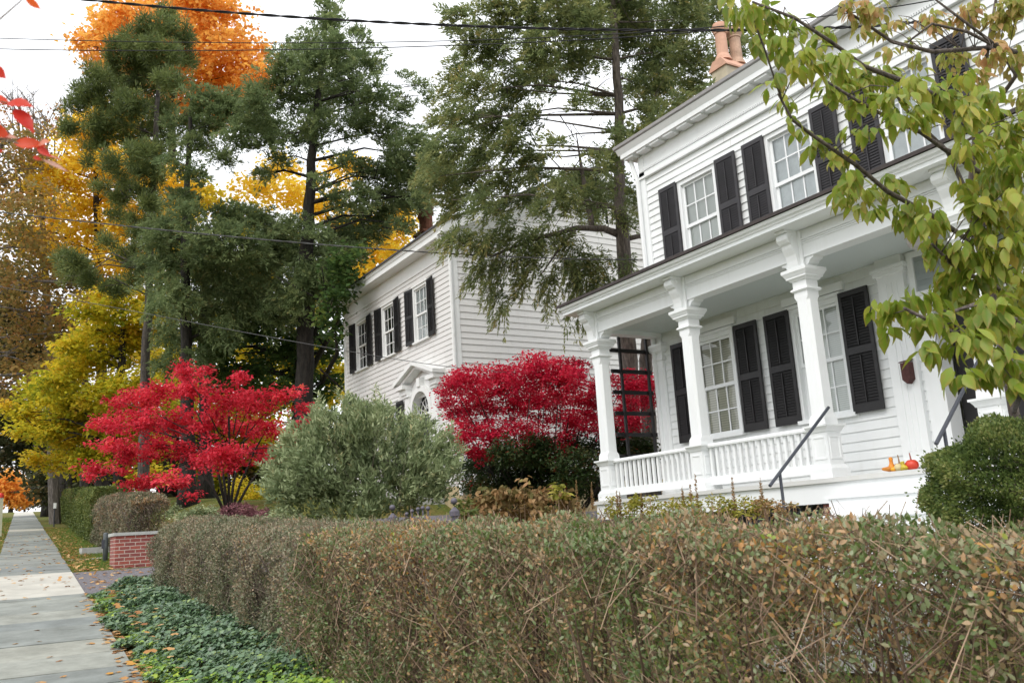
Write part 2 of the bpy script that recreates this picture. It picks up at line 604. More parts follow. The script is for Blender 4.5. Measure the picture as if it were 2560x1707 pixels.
def trunk_mesh(path, r0, r1, blobs, dep, limbs=14, lift=0.3, sides=8, limb_r=0.25, seed=1):
    """tapered trunk along path (world points) and limbs that curve out to the clumps"""
    rr = random.Random(seed)
    mb = MB()
    path = [np.array(q, float) for q in path]
    n = len(path)
    # finer, slightly wandering path
    pts = []
    for i in range(n - 1):
        for k in range(4):
            t = k / 4
            pts.append(path[i] * (1 - t) + path[i + 1] * t + np.array([rr.gauss(0, .25), rr.gauss(0, .25), 0]) * r0 * (0.3 if i or k else 0))
    pts.append(path[-1])
    m = len(pts)
    rad = [r0 + (r1 - r0) * (i / (m - 1)) for i in range(m)]
    rad[0] = r0 * 1.45
    rad[1] = r0 * 1.08
    mb.tube(pts, rad, sides)
    if blobs:
        bl = rr.sample(blobs, min(limbs, len(blobs)))
        zs = np.array([q[2] for q in pts])
        for b in bl:
            d = dep + (b[3] if len(b) > 3 else rr.uniform(-.4, .4))
            c = at(b[0], b[1], d)
            hd = min(np.linalg.norm((c - q)[:2]) for q in pts)
            zt = c[2] - lift * hd
            i = int(np.argmin(np.abs(zs - zt)))
            i = max(2, min(i, m - 2))
            s = pts[i]
            midp = s * .45 + c * .55 + np.array([rr.gauss(0, .06), rr.gauss(0, .06), 0.10 * (1 if lift > .1 else .3)]) * np.linalg.norm(c - s)
            q1 = s * .75 + midp * .25
            w = min(rad[i] * limb_r * 2.0, rad[i] * .8)
            w = max(w, 0.02) * rr.uniform(.6, 1.0)
            mb.tube([s, q1, midp, c], [w, w * .8, w * .5, w * .18], 5)
            for _ in range(3):
                t0 = rr.uniform(.35, .9)
                st = s * (1 - t0) + c * t0 if t0 > .6 else s * .4 + midp * .6
                en = st + np.array([rr.gauss(0, 1), rr.gauss(0, 1), rr.gauss(.15, .5)]) * 0.28 * np.linalg.norm(c - s)
                mb.tube([st, (st + en) / 2 + np.array([0, 0, .05]), en], [w * .35, w * .22, w * .08], 4)
    return mb

# ------------------------------------------------------------------ ground, pavement, drive
def groundmat():
    m, t, b = newmat('lawn_and_leaf_litter')
    b.inputs['Roughness'].default_value = 0.95
    b.inputs['Specular IOR Level'].default_value = 0.1
    geo = t.nodes.new('ShaderNodeNewGeometry')
    n1 = t.nodes.new('ShaderNodeTexNoise')
    n1.inputs['Scale'].default_value = 0.7
    n1.inputs['Detail'].default_value = 8
    n1.inputs['Roughness'].default_value = 0.7
    n2 = t.nodes.new('ShaderNodeTexNoise')
    n2.inputs['Scale'].default_value = 18
    n2.inputs['Detail'].default_value = 8
    n2.inputs['Roughness'].default_value = 0.75
    for q in (n1, n2): t.links.new(geo.outputs['Position'], q.inputs['Vector'])
    r1 = t.nodes.new('ShaderNodeValToRGB')
    r1.color_ramp.elements[0].position = 0.35
    r1.color_ramp.elements[0].color = (0.10, 0.17, 0.035, 1)
    r1.color_ramp.elements[1].position = 0.65
    r1.color_ramp.elements[1].color = (0.22, 0.16, 0.06, 1)
    t.links.new(n1.outputs['Fac'], r1.inputs['Fac'])
    r2 = t.nodes.new('ShaderNodeValToRGB')
    r2.color_ramp.elements[0].position = 0.3
    r2.color_ramp.elements[0].color = (0.35, 0.35, 0.35, 1)
    r2.color_ramp.elements[1].position = 0.7
    r2.color_ramp.elements[1].color = (1.25, 1.2, 1.1, 1)
    t.links.new(n2.outputs['Fac'], r2.inputs['Fac'])
    mx = t.nodes.new('ShaderNodeMix')
    mx.data_type = 'RGBA'
    mx.blend_type = 'MULTIPLY'
    mx.inputs['Factor'].default_value = 1
    t.links.new(r1.outputs['Color'], mx.inputs['A'])
    t.links.new(r2.outputs['Color'], mx.inputs['B'])
    t.links.new(mx.outputs['Result'], b.inputs['Base Color'])
    bp = t.nodes.new('ShaderNodeBump')
    bp.inputs['Strength'].default_value = 0.7
    bp.inputs['Distance'].default_value = 0.05
    t.links.new(n2.outputs['Fac'], bp.inputs['Height'])
    t.links.new(bp.outputs['Normal'], b.inputs['Normal'])
    return m


def grid_mesh(name, xs, ys, zf, m):
    X, Y = np.meshgrid(xs, ys, indexing='ij')
    Z = zf(X, Y)
    V = np.stack([X, Y, Z], -1).reshape(-1, 3)
    nx, ny = len(xs), len(ys)
    F = [(i * ny + j, (i + 1) * ny + j, (i + 1) * ny + j + 1, i * ny + j + 1) for i in range(nx - 1) for j in range(ny - 1)]
    me = bpy.data.meshes.new(name)
    me.from_pydata(V.tolist(), [], F)
    me.materials.append(m)
    me.polygons.foreach_set('use_smooth', np.ones(len(F), bool))
    me.update()
    return me


xs = np.concatenate([np.arange(-900, -140, 60), np.arange(-140, -60, 4), np.arange(-60, 8, .5), [10, 16, 30, 60, 120, 300]])
ys = np.concatenate([np.arange(-300, -20, 40), np.arange(-20, -2, 2), np.arange(-2, 14, .4), np.arange(14, 30, 2), [32, 40, 60, 100, 200, 500]])
g = link('ground', grid_mesh('ground', xs, ys, hgt, groundmat()), (0, 0, 0))
tag(g, kind='structure')


def slabmat():
    m, t, b = newmat('bluestone_slabs')
    b.inputs['Roughness'].default_value = 0.75
    b.inputs['Specular IOR Level'].default_value = 0.35
    geo = t.nodes.new('ShaderNodeNewGeometry')
    a = t.nodes.new('ShaderNodeAttribute')
    a.attribute_name = 'tint'
    rp = t.nodes.new('ShaderNodeValToRGB')
    els = rp.color_ramp.elements
    els.new(.5)
    for e, (p_, c_) in zip(els, [(0, (0.215, 0.235, 0.235)), (.5, (0.285, 0.30, 0.28)), (1, (0.36, 0.355, 0.31))]):
        e.position = p_
        e.color = (*c_, 1)
    t.links.new(a.outputs['Fac'], rp.inputs['Fac'])
    nz = t.nodes.new('ShaderNodeTexNoise')
    nz.inputs['Scale'].default_value = 2.2
    nz.inputs['Detail'].default_value = 10
    nz.inputs['Roughness'].default_value = 0.72
    t.links.new(geo.outputs['Position'], nz.inputs['Vector'])
    r2 = t.nodes.new('ShaderNodeValToRGB')
    r2.color_ramp.elements[0].position = 0.3
    r2.color_ramp.elements[0].color = (0.58, 0.585, 0.55, 1)
    r2.color_ramp.elements[1].position = 0.66
    r2.color_ramp.elements[1].color = (1.1, 1.1, 1.06, 1)
    t.links.new(nz.outputs['Fac'], r2.inputs['Fac'])
    mx = t.nodes.new('ShaderNodeMix')
    mx.data_type = 'RGBA'
    mx.blend_type = 'MULTIPLY'
    mx.inputs['Factor'].default_value = 1
    t.links.new(rp.outputs['Color'], mx.inputs['A'])
    t.links.new(r2.outputs['Color'], mx.inputs['B'])
    t.links.new(mx.outputs['Result'], b.inputs['Base Color'])
    bp = t.nodes.new('ShaderNodeBump')
    bp.inputs['Strength'].default_value = 0.35
    bp.inputs['Distance'].default_value = 0.02
    t.links.new(nz.outputs['Fac'], bp.inputs['Height'])
    t.links.new(bp.outputs['Normal'], b.inputs['Normal'])
    return m


def slab_strip(name, X0, X1, lengths, m, lift, tints):
    mb = MB()
    tv = []
    X = X0
    rs = random.Random(3)
    while X < X1 - 0.05:
        ln = min(rs.choice(lengths), X1 - X)
        a, b_ = X + .008, X + ln - .008
        dz = [rs.gauss(0, .004) for _ in range(4)]
        cs = []
        for (xx, side), z_ in zip(((a, 1), (a, 0), (b_, 0), (b_, 1)), dz):
            y = walk_r(xx) - (0 if side else 1.38) + rs.gauss(0, .012)
            cs.append((-xx, y, h1(-xx, y) + lift + z_))
        top = cs
        mb.add([(q[0], q[1], q[2] - .06) for q in top] + top, [(0, 1, 2, 3), (7, 6, 5, 4)] + [(i, i + 4, (i + 1) % 4 + 4, (i + 1) % 4) for i in range(4)])
        tv += [rs.choice(tints) + rs.gauss(0, .08)] * 8
        X += ln
    o = mb.build(name, m)
    at_ = o.data.attributes.new('tint', 'FLOAT', 'POINT')
    at_.data.foreach_set('value', np.clip(np.array(tv), 0, 1).astype(np.float32))
    return tag(o, kind='structure')


M_slab = slabmat()
slab_strip('pavement', -6, 15.9, [.62, .75, .85, .95, 1.05, 1.3], M_slab, .035, [.1, .3, .5, .7, .85])
M_conc = plain('pale_concrete', (0.47, 0.455, 0.40), 0.85, 0.2, var=0.16, scale=1.7, bump=0.3)
slab_strip('driveway_apron', 15.9, 20.4, [4.6], M_conc, .035, [.5])
slab_strip('pavement', 20.4, 44, [.62, .75, .95, 1.2, 1.4], M_slab, .035, [.05, .2, .4, .5])
slab_strip('pavement', 44, 46, [2.0], M_conc, .035, [.5])
slab_strip('pavement', 46, 74, [1.0, 1.5, 2.0], M_slab, .035, [.05, .2, .4])
slab_strip('pavement', 74, 92.5, [2.5, 3.0], M_conc, .035, [.3])


def strip(name, path, w, m, lift):
    """a sheet of width w along a path of (x, y), laid on the ground"""
    vs_, fs = [], []
    P = []
    for i in range(len(path) - 1):
        for k in range(8):
            t = k / 8
            P.append(tuple(np.array(path[i]) * (1 - t) + np.array(path[i + 1]) * t))
    P.append(path[-1])
    nn = 9
    for i, p_ in enumerate(P):
        a, b_ = np.array(P[max(i - 1, 0)]), np.array(P[min(i + 1, len(P) - 1)])
        d = (b_ - a) / np.linalg.norm(b_ - a)
        nr = np.array([-d[1], d[0]])
        for j in range(nn):
            q = np.array(p_) + nr * w * (j / (nn - 1) - .5)
            vs_.append((q[0], q[1], h1(q[0], q[1]) + lift))
    for i in range(len(P) - 1):
        for j in range(nn - 1):
            fs.append((i * nn + j, i * nn + j + 1, (i + 1) * nn + j + 1, (i + 1) * nn + j))
    mb = MB()
    mb.add(vs_, fs)
    return tag(mb.build(name, m, smooth=True), kind='structure')


M_gravel = plain('dark_gravel', (0.17, 0.16, 0.17), 0.95, 0.2, var=0.5, scale=40, bump=0.8, bscale=55)
strip('driveway', [(-18.15, 1.75), (-18.2, 5), (-18.9, 9), (-19.0, 26)], 4.5, M_gravel, .012)
M_flag = plain('pale_flagstones', (0.22, 0.215, 0.2), 0.85, 0.2, var=0.25, scale=5, bump=0.3)
strip('path', [(-5.4, 7.9), (-4.9, 6.2), (-4.3, 4.9)], 1.0, M_flag, .02)
M_asph = plain('asphalt', (0.05, 0.05, 0.052), 0.9, 0.2, var=0.25, scale=20, bump=0.4)
strip('road', [(40, -7.5), (-40, -4.5), (-120, -.5)], 6.5, M_asph, .01)


# ------------------------------------------------------------------ windows, shutters, siding
def clap(mb, axis, u0, u1, z0, z1, pos, out_, expo, holes=(), lap=0.016, jit=0.0, topz=None):
    """clapboards on the plane {axis}=pos, facing out_ (+1/-1); holes: (u0, u1, z0, z1). topz(u): a raking top edge"""
    rs = random.Random(5)
    z = z0
    while z < z1 - .01:
        e = expo * (1 + rs.uniform(-jit, jit))
        za, zb = z, min(z + e, z1)
        cuts = sorted([(a, b_) for a, b_, c, d in holes if c < (za + zb) / 2 < d])
        segs = []
        s = u0
        e_ = u1
        if topz is not None:
            uu = [q for q in np.linspace(u0, u1, 160) if topz(q) > (za + zb) / 2]
            if not uu: break
            s, e_ = uu[0], uu[-1]
        for a, b_ in cuts:
            if a > s: segs.append((s, a))
            s = max(s, b_)
        if s < e_: segs.append((s, e_))
        cut = []
        for a, b_ in segs:
            while b_ - a > 3.2:
                q = a + rs.uniform(1.2, 3.0)
                cut.append((a, q))
                a = q + .004
            cut.append((a, b_))
        segs = cut
        for a, b_ in segs:
            lo = pos + out_ * lap
            def V(u, o, zz): return (u, o, zz) if axis == 'y' else (o, u, zz)
            mb.add([V(a, lo, za), V(b_, lo, za), V(b_, pos, zb), V(a, pos, zb), V(a, pos, za), V(b_, pos, za)],
                   [(0, 1, 2, 3), (4, 5, 1, 0)])
        z = zb


WIN = {}


def win_meshes(w, h, key, glass, low, cols=3, rows=2):
    """a sash window, local: x centred, y=0 the wall plane (outside is -y), z=0 the sill's top"""
    c = .075
    f = MB()                                    # casing, head and stops
    f.box(-w / 2 - c, -w / 2, -.045, .09, 0, h + c)
    f.box(w / 2, w / 2 + c, -.045, .09, 0, h + c)
    f.box(-w / 2 - .0005, w / 2 + .0005, -.043, .09, h, h + c - .002)
    f.box(-w / 2 - c - .03, w / 2 + c + .03, -.075, .0, h + c + .001, h + c + .05)
    si = MB()
    si.box(-w / 2 - c - .03, w / 2 + c + .03, -.10, .09, -.055, -.003)
    s = MB()
    for (z0, z1, y) in ((h / 2 - .02, h, .012), (0.001, h / 2 + .02, .042)):
        st = .042
        s.box(-w / 2, -w / 2 + st, y, y + .028, z0, z1)
        s.box(w / 2 - st, w / 2, y, y + .028, z0, z1)
        s.box(-w / 2 + st, w / 2 - st, y + .001, y + .027, z1 - st, z1 - .001)
        s.box(-w / 2 + st, w / 2 - st, y + .001, y + .027, z0 + .001, z0 + st + .015)
        for i in range(1, cols):
            x = -w / 2 + st + (w - 2 * st) * i / cols
            s.box(x - .011, x + .011, y + .004, y + .024, z0 + st, z1 - st)
        for i in range(1, rows):
            zz = z0 + st + (z1 - z0 - 2 * st) * i / rows
            s.box(-w / 2 + st, w / 2 - st, y + .006, y + .022, zz - .011, zz + .011)
    p = MB()
    p.add([(-w / 2, .026, h / 2), (w / 2, .026, h / 2), (w / 2, .026, h), (-w / 2, .026, h)], [(0, 1, 2, 3)])
    p.add([(-w / 2, .056, 0), (w / 2, .056, 0), (w / 2, .056, h / 2), (-w / 2, .056, h / 2)], [(0, 1, 2, 3)])
    b = MB()
    b.add([(-w / 2, .074, h * low), (w / 2, .074, h * low), (w / 2, .074, h), (-w / 2, .074, h)], [(0, 1, 2, 3)])
    r = MB()                                    # the dark room behind
    r.box(-w / 2, w / 2, .2, .5, 0, h)
    WIN[key] = dict(frame=f, sill=si, sash=s, pane=p, blind=b, room=r, glass=glass)


def place_window(key, x, y, z, parent, blindm, label=None, rot=0.0, trim=None, blind_z=True):
    d = WIN[key]
    if 'me' not in d:
        d['me'] = {k: d[k].mesh(k, m) for k, m in (('frame', trim or M_trim), ('sill', trim or M_trim), ('sash', trim or M_trim), ('pane', d['glass']), ('room', M_inside))}
    o = link('window', d['me']['frame'], (x, y, z), parent)
    o.rotation_euler = (0, 0, rot)
    if label: o['label'] = label
    for k in ('sill', 'sash', 'pane', 'room'):
        link({'room': 'interior'}.get(k, k), d['me'][k], (x, y, z), o)
    if blindm is not None:
        link('blind', d['blind'].mesh('blind', blindm), (x, y, z), o)
    return o


SHUT = {}


def shutter_mesh(w, h, m, split=.5):
    k = (round(w, 3), round(h, 3), m.name)
    if k in SHUT: return SHUT[k]
    mb = MB()
    t = .032
    st = .052
    mb.box(-w / 2, -w / 2 + st, -t, 0, 0, h)
    mb.box(w / 2 - st, w / 2, -t, 0, 0, h)
    zs = [(0, .11), (h * split - .045, h * split + .045), (h - .075, h)]
    for a, b_ in zs: mb.box(-w / 2 + st, w / 2 - st, -t + .001, -.001, a, b_)
    for (a, b_) in ((.11, h * split - .045), (h * split + .045, h - .075)):
        n = max(3, int((b_ - a) / .04))
        for i in range(n):
            z0 = a + (b_ - a) * i / n
            dz = (b_ - a) / n
            y0, y1 = -t + .004, -.004
            mb.add([(-w / 2 + st, y0, z0), (w / 2 - st, y0, z0), (w / 2 - st, y1, z0 + dz * 1.15), (-w / 2 + st, y1, z0 + dz * 1.15),
                    (-w / 2 + st, y0, z0 + .008), (w / 2 - st, y0, z0 + .008), (w / 2 - st, y1, z0 + dz * 1.15 + .008), (-w / 2 + st, y1, z0 + dz * 1.15 + .008)],
                   [(0, 3, 2, 1), (4, 5, 6, 7), (0, 1, 5, 4)])
        mb.box(-.008, .008, -t - .012, -t + .003, a + .03, b_ - .03)
    SHUT[k] = mb.mesh('shutter', m)
    return SHUT[k]


def shutter(xc, y, z, w, h, m, parent, tilt=0.0):
    o = link('shutter', shutter_mesh(w, h, m), (xc, y, z), parent)
    o.rotation_euler = (0, 0, tilt)
    return o


# ------------------------------------------------------------------ the white house with the porch
WY = 10.6                                           # plane of its front wall
HX0, HX1 = -12.1, -1.6
H = empty('house', (-6.9, 13.5, 0.9), 'white clapboard house with a columned porch and black shutters behind the clipped hedge', 'house')
win_meshes(.80, 1.60, 'low', M_glass, .0)
win_meshes(.80, 1.55, 'up', M_glass, .0)
LW = [(-10.71, 2.93), (-8.58, 2.93)]
UW = [-10.67, -8.63, -6.63, -4.5]
holes = [(x - .42, x + .42, z - .03, z + 1.62) for x, z in LW] + [(x - .42, x + .42, 5.80, 7.45) for x in UW] + [(-6.75, -4.2, 2.0, 4.15)]
mb = MB()
clap(mb, 'y', HX0 + .12, HX1, 2.0, 7.86, WY, -1, .1305, holes, lap=.02, jit=.03)
clap(mb, 'x', WY, 19.6, 1.2, 8.3, HX0, -1, .13)
mb.add([(HX1, WY, 1), (HX1, 19.6, 1), (HX1, 19.6, 8.3), (HX1, WY, 8.3)], [(0, 1, 2, 3)])
mb.add([(HX0, 19.6, 1), (HX1, 19.6, 1), (HX1, 19.6, 8.3), (HX0, 19.6, 8.3)], [(0, 1, 2, 3)])
mb.build('wall', M_white, H)
mb = MB()
mb.box(HX0 - .03, HX0 + .12, WY - .045, WY + .05, 1.9, 8.31)
mb.box(HX0 - .032, HX0 + .03, WY + .051, WY + .17, 1.9, 8.31)
mb.build('corner_board', M_trim, H)
mb = MB()
mb.box(HX0 + .02, HX1, WY + .02, WY + .3, .9, 1.93)
mb.build('foundation', M_stone, H)
for i, (x, z) in enumerate(LW):
    o = place_window('low', x, WY, z, H, M_blind2 if i == 0 else M_blind, 'window with half drawn tan blinds' if i == 0 else None)
    hb = MB()
    hb.box(x - .56, x + .56, WY - .07, WY - .0, z + 1.74, z + 1.86)
    hb.build('hood', M_trim, o)
for i, x in enumerate(UW):
    place_window('up', x, WY, 5.83, H, M_blind if i == 0 else M_curtain)
for x in (-11.46, -9.935, -9.28, -7.86):
    shutter(x, WY - .052, 2.9, .49, 1.72, M_black, H)
for x in (-11.38, -9.945, -9.315, -7.93, -7.28, -5.92):
    shutter(x, WY - .052, 5.78, .46, 1.70, M_shut, H)

# entablature and eaves of the main block
OV = .26
mb = MB()
mb.box(HX0 - .034, HX1, WY - .035, WY + .04, 8.045, 8.335)            # frieze board
mb.box(HX0 - .036, HX1, WY - .045, WY + .04, 7.91, 7.995)
mb.box(HX0 - .05, HX1, WY - .075, WY + .04, 7.862, 7.905)
mb.build('frieze', M_trim, H)
mb = MB()
x = HX0
while x < HX1:
    mb.box(x, x + .022, WY - .062, WY - .03, 8.0, 8.042)
    x += .038
mb.build('dentil_band', M_trim, H)
mb = MB()
mb.box(HX0 - OV, HX1 + OV, WY - OV, WY + .1, 8.345, 8.43)
mb.box(HX0 - OV, HX0 + .0, WY + .1, 19.8, 8.345, 8.43)
mb.prism([(WY - OV - .06, 8.53), (WY - OV, 8.432), (WY + .1, 8.432), (WY + .1, 8.53)], 'x', HX0 - OV - .06, HX1 + OV)
mb.build('cornice', M_trim, H)
mb = MB()
mb.prism([(WY - OV - .10, 8.60), (WY - OV - .085, 8.555), (WY - OV - .045, 8.535), (WY + .02, 8.535), (WY + .02, 8.60)], 'x', HX0 - OV - .10, HX1 + OV)
mb.build('gutter', M_gutter, H)
mb = MB()
x = HX0 - .2
while x < HX1:
    mb.box(x, x + .25, WY - OV + .03, WY - .06, 8.305, 8.344)
    x += .37
mb.build('modillion_band', M_trim, H)
mb = MB()
e = .3
mb.add([(HX0 - e, WY - e, 8.6), (HX1 + e, WY - e, 8.6), (HX1 + e, 19.9, 8.6), (HX0 - e, 19.9, 8.6), (HX0 + 4.2, 15.2, 9.55), (HX1 - 4.2, 15.2, 9.55)],
       [(0, 1, 5, 4), (1, 2, 5), (2, 3, 4, 5), (3, 0, 4)])
mb.build('roof', M_shingle, H)

ch = MB()
ch.box(-11.58, -11.19, 12.2, 12.9, 8.5, 10.18)
ch = ch.build('chimney', M_stucco, H)
mb = MB()
mb.prism([(-11.615, 10.17), (-11.615, 10.205), (-11.50, 10.36), (-11.27, 10.36), (-11.155, 10.205), (-11.155, 10.17)], 'y', 12.165, 12.935)
mb.build('chimney_cap', M_terra, ch)
for i, y in enumerate((12.36, 12.74)):
    mb = MB()
    mb.lathe((-11.385, y, 10.395), [(.17, -.03), (.15, .04), (.122, .10), (.118, .12), (.112, .55), (.13, .56), (.13, .59), (.165, .66), (.168, .70), (.14, .71), (.135, .77), (.10, .775)], 16)
    o = mb.build('chimney_pot', M_terra if i == 0 else M_terra3, ch)
    if i == 1:
        mb = MB()
        mb.lathe((-11.385, y, 11.165), [(.105, 0), (.105, .07), (.115, .08), (.11, .12), (.02, .13)], 14)
        mb.build('flue_cap', M_trim, o)

# porch
PX0, PX1 = -12.25, -2.8
mb = MB()
mb.box(PX0, PX1, 8.98, WY - .01, 1.945, 2.0)
mb.build('porch_floor', M_floorp, H)
mb = MB()
mb.box(PX0 + .05, PX1 - .05, 9.02, 9.07, 1.70, 1.944)
mb.box(PX0 + .05, PX0 + .10, 9.071, WY, 1.70, 1.944)
mb.build('porch_skirt', M_trim, H)
mb = MB()
z0 = .75
for i in range(36):
    for s in (1, -1):
        x = PX0 + .12 + i * .16 - (.9 if s > 0 else 0)
        lo, hi = PX0 + .12, -7.65
        xa, xb = x, x + s * .9
        ta = max(0, (lo - xa) / .9) if s > 0 else max(0, (xa - hi) / .9)
        tb = min(1, (hi - xa) / .9) if s > 0 else min(1, (xa - lo) / .9)
        if tb - ta < .05: continue
        q = lambda t: (xa + s * .9 * t, 9.09 + s * .006, z0 + (1.70 - z0) * t)
        a, b_ = q(ta), q(tb)
        mb.add([a, (a[0] + .03, a[1], a[2]), (b_[0] + .03, b_[1], b_[2]), b_], [(0, 1, 2, 3)])
mb.box(PX0 + .1, -7.4, 9.5, 9.52, z0 - .3, 1.69)  # dark sheet behind the slats paints the shaded void under the porch
mb.build('lattice_and_dark_void', M_iron, H)
mb = MB()
mb.box(-7.62, -7.36, 9.075, 9.3, .6, 1.69)
mb.build('brick_pier', M_brick, H)
mb = MB()
mb.box(PX0 + .12, PX1 - .1, 9.36, WY - .01, 4.90, 4.93)
mb.build('porch_ceiling', M_ceil, H)
CXS = [-12.05, -9.82, -7.59, -5.36, -3.13]
YC = 9.245
mb = MB()
mb.box(PX0 + .09, PX1 - .09, 9.135, 9.355, 4.83, 5.185)
mb.box(PX0 + .091, PX0 + .30, 9.356, WY - .05, 4.831, 5.185)
for z in (5.0, 5.025, 5.05):
    mb.box(PX0 + .08 - (z - 5) * .1, PX1 - .08, 9.122 - (z - 5) * .25, 9.136, z, z + .018)
mb.box(PX0 + .10, PX1 - .10, 9.128, 9.362, 4.822, 4.84)
for x in CXS:                                     # ogee knees between column and beam
    for s in (-1, 1):
        if x == CXS[0] and s == -1: continue
        P = [(.10, 4.70), (.135, 4.70), (.15, 4.725), (.185, 4.745), (.20, 4.775), (.25, 4.79), (.275, 4.823), (.10, 4.823)]
        mb.prism([(x + s * a, z) for a, z in P], 'y', 9.15, 9.34)
    mb.box(x - .135, x + .135, 9.105, 9.134, 4.70, 5.184)
mb.build('porch_beam', M_trim, H)
mb = MB()
mb.add([(PX0 - .13, 8.76, 5.19), (PX1 + .13, 8.76, 5.19), (PX1 + .13, 9.36, 5.19), (PX0 - .13, 9.36, 5.19)], [(0, 1, 2, 3)])
mb.add([(PX0 - .13, 9.36, 5.19), (PX0 + .3, 9.36, 5.19), (PX0 + .3, WY, 5.19), (PX0 - .13, WY, 5.19)], [(0, 1, 2, 3)])
mb.prism([(8.70, 5.325), (8.715, 5.285), (8.75, 5.275), (8.755, 5.25), (8.775, 5.245), (8.78, 5.192), (8.83, 5.192), (8.83, 5.325)], 'x', PX0 - .17, PX1 + .17)
mb.prism([(PX0 - .17, 5.325), (PX0 - .155, 5.285), (PX0 - .13, 5.245), (PX0 - .12, 5.192), (PX0 - .05, 5.192), (PX0 - .05, 5.325)], 'y', 8.831, WY)
mb.build('porch_cornice', M_trim, H)
mb = MB()
mb.prism([(8.67, 5.33), (8.67, 5.375), (WY - .03, 5.80), (WY - .03, 5.74)], 'x', PX0 - .20, PX1 + .2)
mb.build('porch_roof', M_roofb, H)

colm, capm, pedm, brkm = MB(), MB(), MB(), MB()
hw, cf = .112, .035


def octo(z, h_, c):
    return [(-h_ + c, -h_, z), (h_ - c, -h_, z), (h_, -h_ + c, z), (h_, h_ - c, z), (h_ - c, h_, z), (-h_ + c, h_, z), (-h_, h_ - c, z), (-h_, -h_ + c, z)]


rings = [octo(2.665, hw + .012, .001), octo(2.75, hw + .008, .001), octo(2.80, hw, cf), octo(4.28, hw - .006, cf), octo(4.33, hw - .004, .001), octo(4.40, hw - .004, .001)]
colm.add([q for r_ in rings for q in r_], [(i * 8 + k, i * 8 + (k + 1) % 8, (i + 1) * 8 + (k + 1) % 8, (i + 1) * 8 + k) for i in range(5) for k in range(8)])
colm = colm.mesh('column', M_trim)
for a, b_, z0, z1 in ((.118, .14, 4.40, 4.42), (.14, .132, 4.42, 4.445), (.110, .110, 4.445, 4.545), (.125, .150, 4.545, 4.58), (.165, .165, 4.58, 4.605), (.17, .198, 4.605, 4.655), (.203, .203, 4.655, 4.70)):
    capm.frustum(0, 0, z0, a, z1, b_)
capm = capm.mesh('capital', M_trim)
for a, b_, z0, z1 in ((.168, .168, 2.0, 2.12), (.162, .14, 2.12, 2.165), (.128, .128, 2.165, 2.575), (.140, .150, 2.575, 2.60), (.150, .175, 2.60, 2.64), (.188, .188, 2.64, 2.665)):
    pedm.frustum(0, 0, z0, a, z1, b_)
for s in (-1, 1):                                 # raised frames of the recessed panels, front and side
    pedm.box(-.085, .085, -.128 - .008, -.127, 2.50 if s > 0 else 2.235, 2.52 if s > 0 else 2.255)
    pedm.box(s * .085 - .008, s * .085 + .008, -.1365, -.127, 2.235, 2.52)
    pedm.box(.127, .136, -.085, .085, 2.501 if s > 0 else 2.236, 2.521 if s > 0 else 2.256)
    pedm.box(.127, .1365, s * .085 - .008, s * .085 + .008, 2.236, 2.521)
pedm = pedm.mesh('pedestal', M_trim)
br = [(0, 4.705), (-.035, 4.705), (-.045, 4.74), (-.05, 4.80), (-.065, 4.87), (-.10, 4.93), (-.115, 4.96), (-.125, 5.0), (-.165, 5.02), (-.20, 5.06), (-.205, 5.11), (-.17, 5.15), (-.22, 5.152), (-.22, 5.188), (0, 5.188)]
brkm.prism([(9.104 + a, z) for a, z in br], 'x', -.085, .085)
for s in (-1, 1):                                 # the scroll's rolled end
    ring = [(s * .088, 9.104 - .14 + math.cos(q) * .052, 5.085 + math.sin(q) * .052) for q in np.linspace(0, 5.6, 12)]
    brkm.tube(ring, .009, 5)
brkm = brkm.mesh('bracket', M_trim)
for i, x in enumerate(CXS):
    c = link('column', colm, (x, YC, 0), H)
    link('capital', capm, (x, YC, 0), c)
    link('pedestal', pedm, (x, YC, 0), c)
    link('bracket', brkm, (x, 0, 0), c)
    if i == 0:                                    # engaged half column where the porch meets the wall
        c = link('column', colm, (x, WY + .03, 0), H)
        link('capital', capm, (x, WY + .03, 0), c)
        link('pedestal', pedm, (x, WY + .03, 0), c)
balm = MB()
balm.box(-.021, .021, -.021, .021, 2.195, 2.61)
balm = balm.mesh('baluster', M_trim)
for a, b_ in zip(CXS[:2], CXS[1:3]):
    x0, x1 = a + .13, b_ - .13
    mb = MB()
    mb.prism([(YC - .055, 2.61), (YC - .06, 2.635), (YC - .035, 2.665), (YC + .035, 2.665), (YC + .06, 2.635), (YC + .055, 2.61)], 'x', x0, x1)
    r_ = mb.build('railing', M_trim, H)
    mb = MB()
    mb.box(x0, x1, YC - .03, YC + .03, 2.075, 2.195)
    mb.build('bottom_rail', M_trim, r_)
    n = 17
    for k in range(n):
        link('baluster', balm, (x0 + (x1 - x0) * (k + .5) / n, YC, 0), r_)
# steps
mb = MB()
for i in range(5):
    zt = 2.0 - .222 * (i + 1)
    yf = 9.0 - .30 * (i + 1)
    xo = -7.22 - (.22 if i else 0)
    mb.box(xo - .03, -3.35, yf - .03, yf + .31, zt - .035, zt)
    mb.box(xo, -3.38, yf, 9.06, zt - .26, zt - .036)
mb.build('front_steps', M_trim, H)
